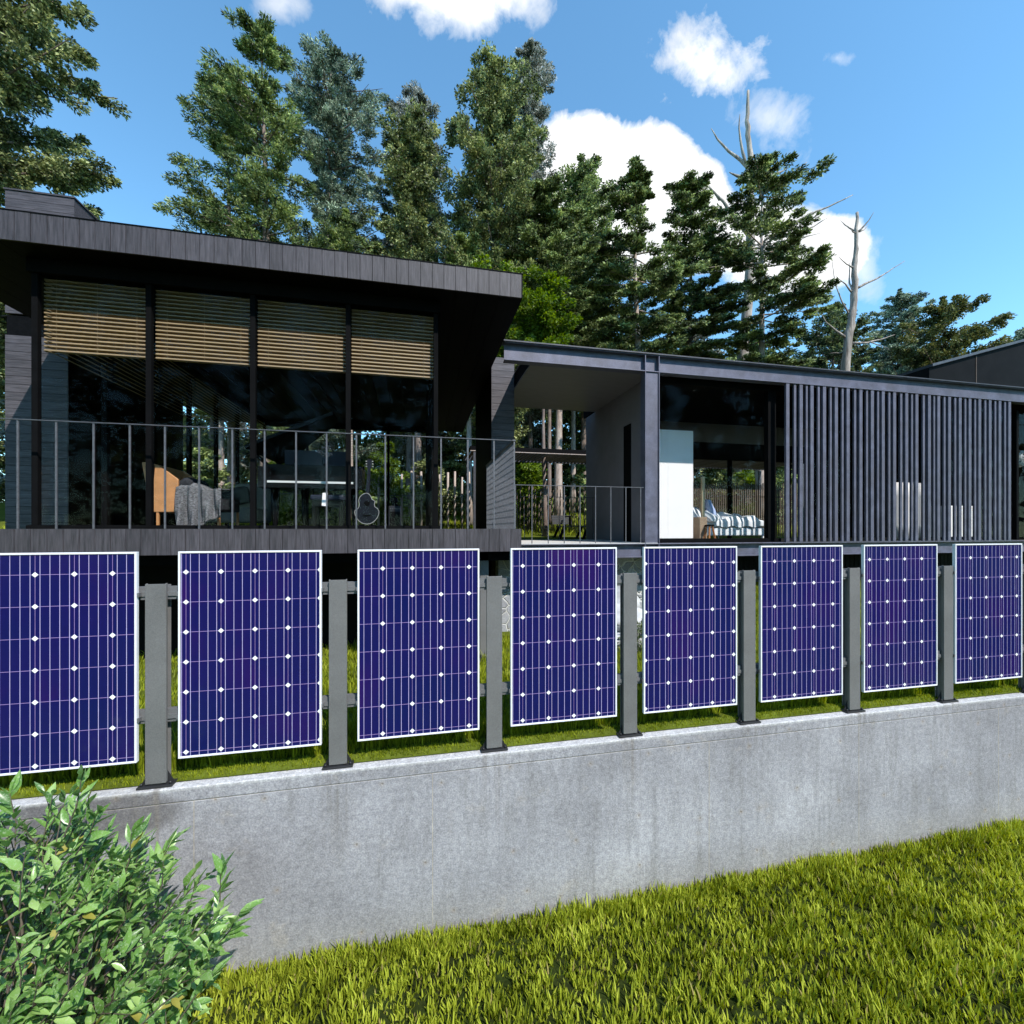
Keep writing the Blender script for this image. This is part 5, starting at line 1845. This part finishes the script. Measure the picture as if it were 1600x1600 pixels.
# dense dark wood behind, tree by tree
rr = np.random.RandomState(77)
spots = [(-900, 21), (-620, 24), (-400, 22), (-150, 24), (20, 27), (130, 23), (235, 26), (330, 24), (440, 27), (560, 24.5), (680, 27), (790, 25), (900, 27), (985, 23), (1080, 26), (1180, 24), (1280, 28), (1385, 27), (1490, 26), (1600, 25), (1720, 24)]
words_ = ['out past the deck, first of its row', 'out past the deck, second of its row', 'out past the deck, third of its row', 'above the left end of the deck', 'behind the roof block', 'behind the tan armchair', 'behind the sofa', 'behind the piano lid', 'behind the piano', 'behind the guitar', 'behind the pale poles',
          'behind the end of the deck', 'behind the thick sunlit trunk', 'behind the grey terrace wall', 'behind the white cabinet', 'behind the bed', 'behind the first slats', 'behind the middle slats', 'behind the last slats', 'behind the black gable', 'past the end of the steel roof']
for i, (p, v) in enumerate(spots):
    top = 520 + rr.uniform(-30, 40)
    if 1230 < p < 1600:
        top = 585
    w = 75 + rr.uniform(-8, 18)
    make_tree(p, v, [(top, p - 14, p + 14), (top + 40, p - w * 0.6, p + w * 0.6), (top + 110, p - w, p + w), (top + 200, p - w, p + w), (778, p - w * 0.9, p + w * 0.9)], 'fill',
              ('pine', 'olive', 'silver')[i % 3], 'bark', ('green', 'olive green', 'silvery green')[i % 3] + ' low branched tree in the wood ' + words_[i].replace('left end', 'outer end'), 300 + i, 0.2, G)
for i, p in enumerate((-60, 90, 240, 400, 545, 690, 830, 960, 1110, 1260, 1420, 1580)):
    top = 560 + rr.uniform(-20, 20)
    make_tree(p, 32 + rr.uniform(-1, 2), [(top, p - 25, p + 25), (top + 40, p - 70, p + 70), (top + 120, p - 95, p + 95), (795, p - 90, p + 90)], 'fill', ('dark', 'olive')[i % 2], 'bark',
              'dim tree deep in the wood, one of its last row', 350 + i, 0.2, 'last row of trees in the wood', per_k=1.1)
# young shrubs on the slope
for i, (p, v, h, w_) in enumerate([(560, 20, 70, 40), (612, 18.5, 62, 30), (702, 19, 80, 45), (825, 19, 75, 35), (905, 20, 70, 36), (1120, 17.5, 95, 40), (1165, 17, 90, 35), (1222, 17, 90, 35), (300, 19, 75, 40), (450, 19, 60, 50)]):
    yb = HY - (gz(X(p, v), v) - EYE) * FPX / depth(X(p, v), v)
    make_tree(p, v, [(yb - h, p - 6, p + 6), (yb - h * 0.8, p - w_ * 0.6, p + w_ * 0.6), (yb - h * 0.45, p - w_, p + w_), (yb - h * 0.05, p - w_ * 0.8, p + w_ * 0.8)], 'fill',
              ('bright', 'pine', 'olive')[i % 3], 'bark', ('bright', 'green', 'olive')[i % 3] + ' shrub on the slope ' +
              ['behind the guitar neck', 'beyond the pale poles', 'beside the pinkish trunk', 'before the thin stakes', 'near the garden bench', 'over the paling fence by the wooden post', 'over the middle of the paling fence',
               'over the end of the paling fence', 'beyond the knitted blanket', 'under the piano lid'][i], 400 + i, 0.06, 'shrubs on the slope', name='garden_shrub', cat='shrub')


for i, (p, v, h, w_, lf, lab) in enumerate([
        (318, 15.7, 120, 34, 'pine', 'tall sunlit green shrub seen between the armchair and the first inner mullions'),
        (452, 15.9, 140, 38, 'bright', 'tall bright green shrub seen above the music desk of the piano'),
        (512, 15.6, 118, 34, 'pine', 'tall sunlit green shrub seen behind the lid prop of the piano'),
        (603, 15.8, 128, 32, 'bright', 'tall bright green shrub seen between the guitar and the pale poles'),
        (676, 15.9, 112, 30, 'olive', 'tall olive green shrub standing among the pale poles'),
        (826, 15.7, 120, 30, 'bright', 'tall bright green shrub behind the terrace, beside the mesh railing')]):
    yb = HY - (gz(X(p, v), v) - EYE) * FPX / depth(X(p, v), v)
    make_tree(p, v, [(yb - h, p - 8, p + 8), (yb - h * 0.85, p - w_ * 0.7, p + w_ * 0.6), (yb - h * 0.5, p - w_, p + w_), (yb - h * 0.08, p - w_ * 0.8, p + w_ * 0.8)], 'broad',
              lf, 'bark', lab, 450 + i, 0.05, 'shrubs on the slope', name='garden_shrub', cat='shrub')


# ------------------------------------------------------------------ dead trees
def dead_tree(px, v, trunk, limbs, label):
    x = X(px, v)
    D = depth(x, v)
    k = D / FPX
    base = np.array([x, v, 0.0])

    def pt(q, off=0.0):
        return Vector(base + RIGHT * (q[0] - px) * k + FWD * off + np.array([0, 0, EYE + (HY - q[1]) * k]))
    root = empty('dead_tree', (x, v, gz(x, v) - 0.1), label, 'tree', 'dead trees')
    zb = gz(x, v) - 0.2
    pts = [pt(q) for q in trunk]
    foot = pts[0].copy()
    foot.z = zb
    m = MB()
    # resample for a knotty outline
    full = [foot] + pts
    rds = [trunk[0][2] * k * 1.3] + [q[2] * k for q in trunk]
    P_, R_ = [], []
    for i in range(len(full) - 1):
        for t in np.linspace(0, 1, 5)[:-1]:
            P_.append(full[i].lerp(full[i + 1], t) + Vector((random.uniform(-1, 1), random.uniform(-1, 1), 0)) * 0.03)
            R_.append((rds[i] * (1 - t) + rds[i + 1] * t) * random.uniform(0.9, 1.12))
    P_.append(full[-1]); R_.append(rds[-1])
    m.tube(P_, R_, 9, wob=0.10)
    m.build('trunk', MT['bark_dead'], root)
    for i, (w0, line) in enumerate(limbs):
        m = MB()
        off = [0.0] + [((-1) ** i) * 0.35 * (j + 1) / len(line) for j in range(len(line) - 1)]
        pp = [pt(q, o) for q, o in zip(line, off)]
        P_, R_ = [], []
        for a in range(len(pp) - 1):
            for t in np.linspace(0, 1, 4)[:-1]:
                P_.append(pp[a].lerp(pp[a + 1], t) + Vector((random.uniform(-1, 1), 0, random.uniform(-1, 1))) * 0.012)
                f = (a + t) / (len(pp) - 1)
                R_.append(w0 * k * (1 - 0.82 * f))
        P_.append(pp[-1]); R_.append(w0 * k * 0.15)
        m.tube(P_, R_, 6, wob=0.1)
        m.build('branch', MT['bark_dead'], root)


random.seed(5)
dead_tree(1165, 19.5, [(1160, 570, 9), (1163, 520, 8.5), (1172, 430, 7), (1174, 345, 6), (1173, 280, 4.6), (1171, 230, 3.6), (1167, 190, 2.8), (1169, 142, 2.0)], [
    (3.4, [(1173, 266), (1158, 248), (1140, 232), (1124, 212), (1115, 193)]),
    (2.6, [(1165, 256), (1157, 232), (1152, 205), (1152, 186)]),
    (3.0, [(1174, 254), (1190, 253), (1203, 249), (1207, 246)]),
    (3.4, [(1173, 281), (1150, 278), (1136, 275)]),
    (3.2, [(1185, 285), (1205, 272), (1222, 265), (1235, 257)]),
    (2.4, [(1235, 275), (1245, 268), (1256, 259)]),
    (2.4, [(1189, 283), (1189, 270), (1190, 262)]),
    (3.8, [(1168, 365), (1150, 345), (1128, 318), (1108, 300), (1092, 290)]),
    (2.6, [(1125, 312), (1118, 298), (1111, 284)]),
    (3.2, [(1205, 372), (1240, 350), (1262, 338), (1290, 328), (1326, 311)]),
    (2.4, [(1210, 374), (1250, 360), (1275, 350), (1298, 335)]),
    (1.6, [(1215, 378), (1250, 374), (1277, 369)]),
], 'tall grey dead tree with bare forked branches standing clear above the cedars')
dead_tree(1322, 16.5, [(1321, 580, 6.4), (1327, 520, 5.4), (1334, 480, 5.0), (1335, 440, 4.4), (1337, 400, 3.3), (1338, 365, 2.6), (1339, 332, 2.0)], [
    (1.4, [(1337, 362), (1329, 354), (1323, 346), (1320, 338)]),
    (1.5, [(1341, 362), (1349, 354), (1354, 346), (1358, 338)]),
    (1.1, [(1343, 362), (1354, 356), (1364, 344)]),
    (1.2, [(1337, 364), (1329, 365), (1323, 363)]),
    (2.2, [(1340, 450), (1358, 440), (1376, 432), (1394, 420), (1422, 402)]),
    (1.4, [(1334, 419), (1320, 415), (1304, 406)]),
    (1.6, [(1333, 455), (1329, 440), (1332, 420), (1334, 404)]),
    (1.5, [(1330, 456), (1318, 446), (1300, 436)]),
    (1.6, [(1330, 496), (1318, 470), (1309, 440), (1306, 396)]),
    (2.0, [(1322, 528), (1304, 518), (1286, 506), (1268, 478)]),
    (2.1, [(1332, 536), (1358, 534), (1380, 528), (1406, 519)]),
    (1.1, [(1360, 534), (1372, 542), (1382, 548)]),
    (1.2, [(1326, 545), (1315, 550), (1300, 549)]),
], 'smaller bleached dead tree with short crooked branches behind the slat screen roof')

# ================================================================== THE SHRUB IN FRONT OF THE WALL
def cam_pt(xc, d, z):
    p = RIGHT * xc + FWD * d
    return np.array([p[0], p[1], z])


r = np.random.RandomState(21)
sh_base = cam_pt(-2.72, 2.5, 0.0)
sh = empty('leafy_shrub', tuple(sh_base), 'leafy green shrub with pointed glossy leaves in front of the concrete wall', 'shrub')
stems = MB()
LP, LA, LN, LL = [], [], [], []
c0 = cam_pt(-2.80, 2.42, 0.80)
nsh = 480
for i in range(nsh):
    u = unit(r.normal(0, 1, 3))
    if u[2] < -0.9:
        u[2] *= -1
    xc, dd, zz = u[0] * 1.13 * (1 + 0.36 * min(0.0, u[2] - 0.1)), u[1] * 0.62, u[2] * 0.74
    lump = 1 + 0.10 * math.sin(5 * u[0] + 2.0) + 0.09 * math.sin(7 * u[2] + 4 * u[0] + 1.0) + r.normal(0, 0.05)
    depth_in = r.uniform(0.62, 1.0) if r.rand() < 0.45 else 1.0
    tip = c0 + RIGHT * xc * lump * depth_in + FWD * dd * lump * depth_in + np.array([0, 0, zz * lump * depth_in])
    out = unit(tip - (c0 - np.array([0, 0, 0.5])))
    ln = r.uniform(0.28, 0.5)
    bend = r.normal(0, 0.25, 3)
    root_p = tip - unit(out + bend + np.array([0, 0, 0.3])) * ln
    mid = (tip + root_p) / 2 + r.normal(0, 0.02, 3)
    stems.tube([root_p, mid, tip], [0.0042, 0.0034, 0.0018], 4, cap=False)
    if i % 5 == 0:
        foot = sh_base + np.array([r.normal(0, 0.15), r.normal(0, 0.1), 0.0])
        stems.tube([foot, (foot + root_p) / 2 + r.normal(0, 0.08, 3), root_p], [0.012, 0.009, 0.005], 5, cap=False)
    nl = r.randint(9, 14)
    for j in range(nl):
        t = 0.12 + 0.88 * j / (nl - 1)
        p = root_p * (1 - t) ** 2 + mid * 2 * t * (1 - t) + tip * t * t
        sdir = unit(np.cross(out, r.normal(0, 1, 3)))
        a = unit(sdir * (1.0 - 0.55 * t) + out * (0.55 + 0.5 * t) + np.array([0, 0, r.uniform(-0.45, 0.25)]))
        LP.append(p); LA.append(a); LN.append(unit(np.array([0, 0, 1.0]) + out * 0.5 + r.normal(0, 0.5, 3))); LL.append(r.uniform(0.075, 0.155) * (1 - 0.25 * t))
# a few lone shoots standing clear, as on the crest and the flank
for (px_, py_, d_, lx, lz) in [(128, 1212, 2.45, 0.10, 0.34), (205, 1302, 2.5, 0.06, 0.30), (345, 1365, 2.55, 0.05, 0.34), (270, 1312, 2.5, 0.16, 0.22), (375, 1425, 2.5, 0.16, 0.22), (152, 1268, 2.4, 0.12, 0.24), (255, 1345, 2.45, .05, .26), (15, 1240, 2.4, -.03, .3)]:
    tip = cam_pt((px_ - CX) / FPX * d_, d_, EYE + (HY - py_) / FPX * d_)
    root_p = tip - RIGHT * lx - np.array([0, 0, lz])
    mid = (tip + root_p) / 2 + RIGHT * 0.02
    stems.tube([root_p, mid, tip], [0.0045, 0.0036, 0.0018], 4, cap=False)
    out = unit(tip - root_p)
    for j in range(15):
        t = 0.05 + 0.95 * j / 14
        p = root_p * (1 - t) ** 2 + mid * 2 * t * (1 - t) + tip * t * t
        sdir = unit(np.cross(out, r.normal(0, 1, 3)))
        LP.append(p); LA.append(unit(sdir * (1 - 0.5 * t) + out * (0.6 + 0.5 * t))); LN.append(unit(np.array([0, 0, 1.0]) + r.normal(0, 0.5, 3))); LL.append(r.uniform(0.08, 0.14))
LP, LA, LN, LL = map(np.array, (LP, LA, LN, LL))
sd = unit(np.cross(LA, LN))
nrm = unit(np.cross(sd, LA))
rows = [(0.0, 0.02), (0.22, 0.70), (0.45, 1.0), (0.72, 0.66), (1.0, 0.02)]
curl = r.uniform(0.02, 0.30, len(LP))
wid = r.uniform(0.26, 0.37, len(LP)) * LL / 2
vv = []
for t, w in rows:
    cpt = LP + LA * (LL * t)[:, None] - nrm * (LL * curl * t * t)[:, None]
    for s in (-1, 0, 1):
        vv.append(cpt + sd * (s * w * wid)[:, None] + nrm * (abs(s) * w * wid * 0.45)[:, None])
vv = np.stack(vv, 1)
V = vv.reshape(-1, 3)
b = np.arange(len(LP))[:, None] * 15
F = []
for j in range(4):
    for s in range(2):
        F.append(b + np.array([j * 3 + s, j * 3 + s + 1, j * 3 + s + 4, j * 3 + s + 3]))
stems.build('stem', MT['twig'], sh)
quads_mesh('foliage', V, GREEN['shrub'], parent=sh, faces=np.concatenate(F, 0), smooth=True)
print('shrub leaves', len(LP))

# a little plant at the foot of the stone bank
r = np.random.RandomState(31)
fp = empty('fern', (X(1000, 5.9), 5.9, gz(X(1000, 5.9), 5.9)), 'small dark green fern at the foot of the pale boulders', 'plant')
fx = X(1000, 5.9)
C = np.array([[fx + r.normal(0, 0.12), 5.9 + r.normal(0, 0.12), gz(fx, 5.9) + r.uniform(0.1, 0.4)] for _ in range(22)])
V = foliage_verts(C, np.full(22, 0.14), unit(r.normal(0, 1, (22, 3)) + np.array([0, 0, 1.0])), 34, 0.12, 0.025, 1.0, r)
quads_mesh('frond', V, GREEN['dark'], parent=fp)

# ================================================================== THE WOOD BEHIND THE VIEWER, mirrored in the glass
r = np.random.RandomState(55)
C, R = [], []
for i in range(46):
    a = rad(95 + 170 * (i + r.uniform(-0.3, 0.3)) / 45)
    d = r.uniform(27, 40)
    bx_, by_ = math.sin(a) * d, math.cos(a) * d
    h = r.uniform(15, 23) if a < rad(172) else r.uniform(22, 33)
    for k in range(95):
        z = h * (0.12 + 0.88 * r.rand() ** 0.8)
        rr_ = 3.2 * (1.05 - z / h) ** 0.6 * math.sqrt(r.rand())
        t = r.uniform(0, 6.28)
        C.append((bx_ + rr_ * math.cos(t), by_ + rr_ * math.sin(t), z))
        R.append(r.uniform(0.6, 1.1))
C, R = np.array(C), np.array(R)
V = foliage_verts(C, R, unit(r.normal(0, 1, C.shape)), 26, 0.55, 0.28, 0.7, r)
fo = quads_mesh('forest', V, GREEN['dark'])
tag(fo, 'dark wood on the far side of the lawn, mirrored in the window glass', 'forest', kind='stuff')

# ================================================================== SKY, SUN, CAMERA
sun_dir = Vector((-0.56, 1.0, -1.235)).normalized()       # direction the light travels
SUN_EL = math.asin(-sun_dir.z)
SUN_AZ = math.atan2(-sun_dir.x, -sun_dir.y)               # clockwise from +Y
w = bpy.data.worlds.new('World')
SC.world = w
w.use_nodes = True
nt = w.node_tree
nt.nodes.clear()
out = N(nt, 'ShaderNodeOutputWorld')
bg = N(nt, 'ShaderNodeBackground')
SKY_S = 0.15
bg.inputs['Strength'].default_value = SKY_S
sky = N(nt, 'ShaderNodeTexSky', sky_type='NISHITA')
sky.sun_disc = False
sky.sun_elevation = SUN_EL
sky.sun_rotation = SUN_AZ
sky.altitude = 0
sky.air_density = 1.0
sky.dust_density = 0.0
sky.ozone_density = 1.0
tc = N(nt, 'ShaderNodeTexCoord')
dirv = tc.outputs['Generated']


def dotv(vec, c):
    n = N(nt, 'ShaderNodeVectorMath', operation='DOT_PRODUCT')
    L(nt, vec, n.inputs[0])
    n.inputs[1].default_value = tuple(c)
    return n.outputs['Value']


fw = dotv(dirv, FWD)
fws = math_n(nt, 'MAXIMUM', fw, 0.05)
ca_ = math_n(nt, 'DIVIDE', dotv(dirv, RIGHT), fws)
cb_ = math_n(nt, 'DIVIDE', dotv(dirv, (0, 0, 1)), fws)
front = math_n(nt, 'MULTIPLY', math_n(nt, 'SUBTRACT', fw, 0.08, clamp=True), 8.0, clamp=True)
n1 = noise(nt, dirv, 5.5, 9.0, 0.60, 0.3)
n2 = noise(nt, dirv, 15.0, 8.0, 0.62, 0.5)
nz = math_n(nt, 'ADD', math_n(nt, 'MULTIPLY', math_n(nt, 'SUBTRACT', n1, 0.5), 1.5), math_n(nt, 'MULTIPLY', math_n(nt, 'SUBTRACT', n2, 0.5), 0.9))


def cloud(px, py, rx, ry, amp=1.0, ny=1.0):
    a = math_n(nt, 'DIVIDE', math_n(nt, 'SUBTRACT', ca_, (px - CX) / FPX), rx / FPX)
    b_ = math_n(nt, 'DIVIDE', math_n(nt, 'SUBTRACT', cb_, (HY - py) / FPX), ry / FPX)
    d = math_n(nt, 'SQRT', math_n(nt, 'ADD', math_n(nt, 'MULTIPLY', a, a), math_n(nt, 'MULTIPLY', b_, b_)))
    f = math_n(nt, 'SUBTRACT', 1.0, d)
    return math_n(nt, 'ADD', f, math_n(nt, 'MULTIPLY', nz, ny))


def group_of(lst, k, gain, cap):
    tot = None
    for c in lst:
        f = cloud(*c)
        tot = f if tot is None else math_n(nt, 'MAXIMUM', tot, f)
    return math_n(nt, 'MULTIPLY', math_n(nt, 'MULTIPLY', math_n(nt, 'SUBTRACT', tot, k, clamp=True), gain, clamp=True), cap)


dense = group_of([(930, 262, 125, 92, 1, .8), (1020, 258, 100, 76, 1, .8), (1090, 300, 66, 74, 1, .7), (1000, 340, 190, 95, 1, .7), (1180, 380, 150, 84, 1, .7), (1265, 395, 98, 76, 1, .8), (870, 300, 84, 64, 1, .7)], 0.06, 6.0, 1.0)
soft = group_of([(715, -10, 160, 88, 1, 1.3), (660, -20, 120, 66, 1, 1.3)], 0.08, 2.0, 1.0)
wisp = group_of([(1105, 95, 108, 76, 1, 2.8), (1165, 90, 68, 54, 1, 2.8)], 0.16, 1.35, 0.92)
veil = group_of([(1205, 190, 100, 84, 1, 2.4), (440, 5, 60, 40, 1, 2.2), (1308, 90, 38, 24, 1, 2.2), (1350, 430, 50, 64, 1, 2.0), (1240, 455, 120, 34, 1, 2.0)], 0.22, 1.2, 0.6)
mask = math_n(nt, 'MAXIMUM', math_n(nt, 'MAXIMUM', dense, soft), math_n(nt, 'MAXIMUM', wisp, veil))
mask = math_n(nt, 'MULTIPLY', mask, front)
# the sky's own colour, a little more saturated
hs = N(nt, 'ShaderNodeHueSaturation')
hs.inputs['Saturation'].default_value = 1.0
hs.inputs['Value'].default_value = 1.28
L(nt, mix_col(nt, 1.0, sky.outputs[0], (0.80, 1.21, 1.27), 'MULTIPLY'), hs.inputs['Color'])
cc = mix_col(nt, math_n(nt, 'MULTIPLY', math_n(nt, 'SUBTRACT', n2, 0.48, clamp=True), 3.2, clamp=True), (6.6, 6.65, 6.7), (4.5, 4.75, 5.1))
col = mix_col(nt, mask, hs.outputs[0], cc)
L(nt, col, bg.inputs['Color'])
L(nt, bg.outputs[0], out.inputs[0])

sl = bpy.data.lights.new('sun', 'SUN')
sl.energy = 4.7
sl.angle = rad(0.53)
sl.color = (1.0, 0.955, 0.89)
so = bpy.data.objects.new('sun', sl)
so.rotation_euler = sun_dir.to_track_quat('-Z', 'Y').to_euler()
so.location = (6, -10, 14)
COL.objects.link(so)

cd = bpy.data.cameras.new('camera')
cd.sensor_width = 36
cd.lens = 36 * FPX / 1600
cd.shift_y = (HY - 800) / 1600
cd.clip_start = 0.05
cd.clip_end = 1200
co = bpy.data.objects.new('camera', cd)
co.location = (0, 0, EYE)
co.rotation_euler = (rad(90), 0, -YAW)
COL.objects.link(co)
SC.camera = co
SC.render.engine = 'CYCLES'
SC.view_settings.view_transform = 'Standard'
SC.view_settings.look = 'None'
SC.view_settings.exposure = 0.35
SC.view_settings.gamma = 1.0
SC.cycles.max_bounces = 6
SC.cycles.diffuse_bounces = 3
SC.cycles.glossy_bounces = 3
SC.cycles.transmission_bounces = 4
SC.cycles.transparent_max_bounces = 16
SC.cycles.caustics_reflective = False
SC.cycles.caustics_refractive = False
SC.cycles.use_denoising = True
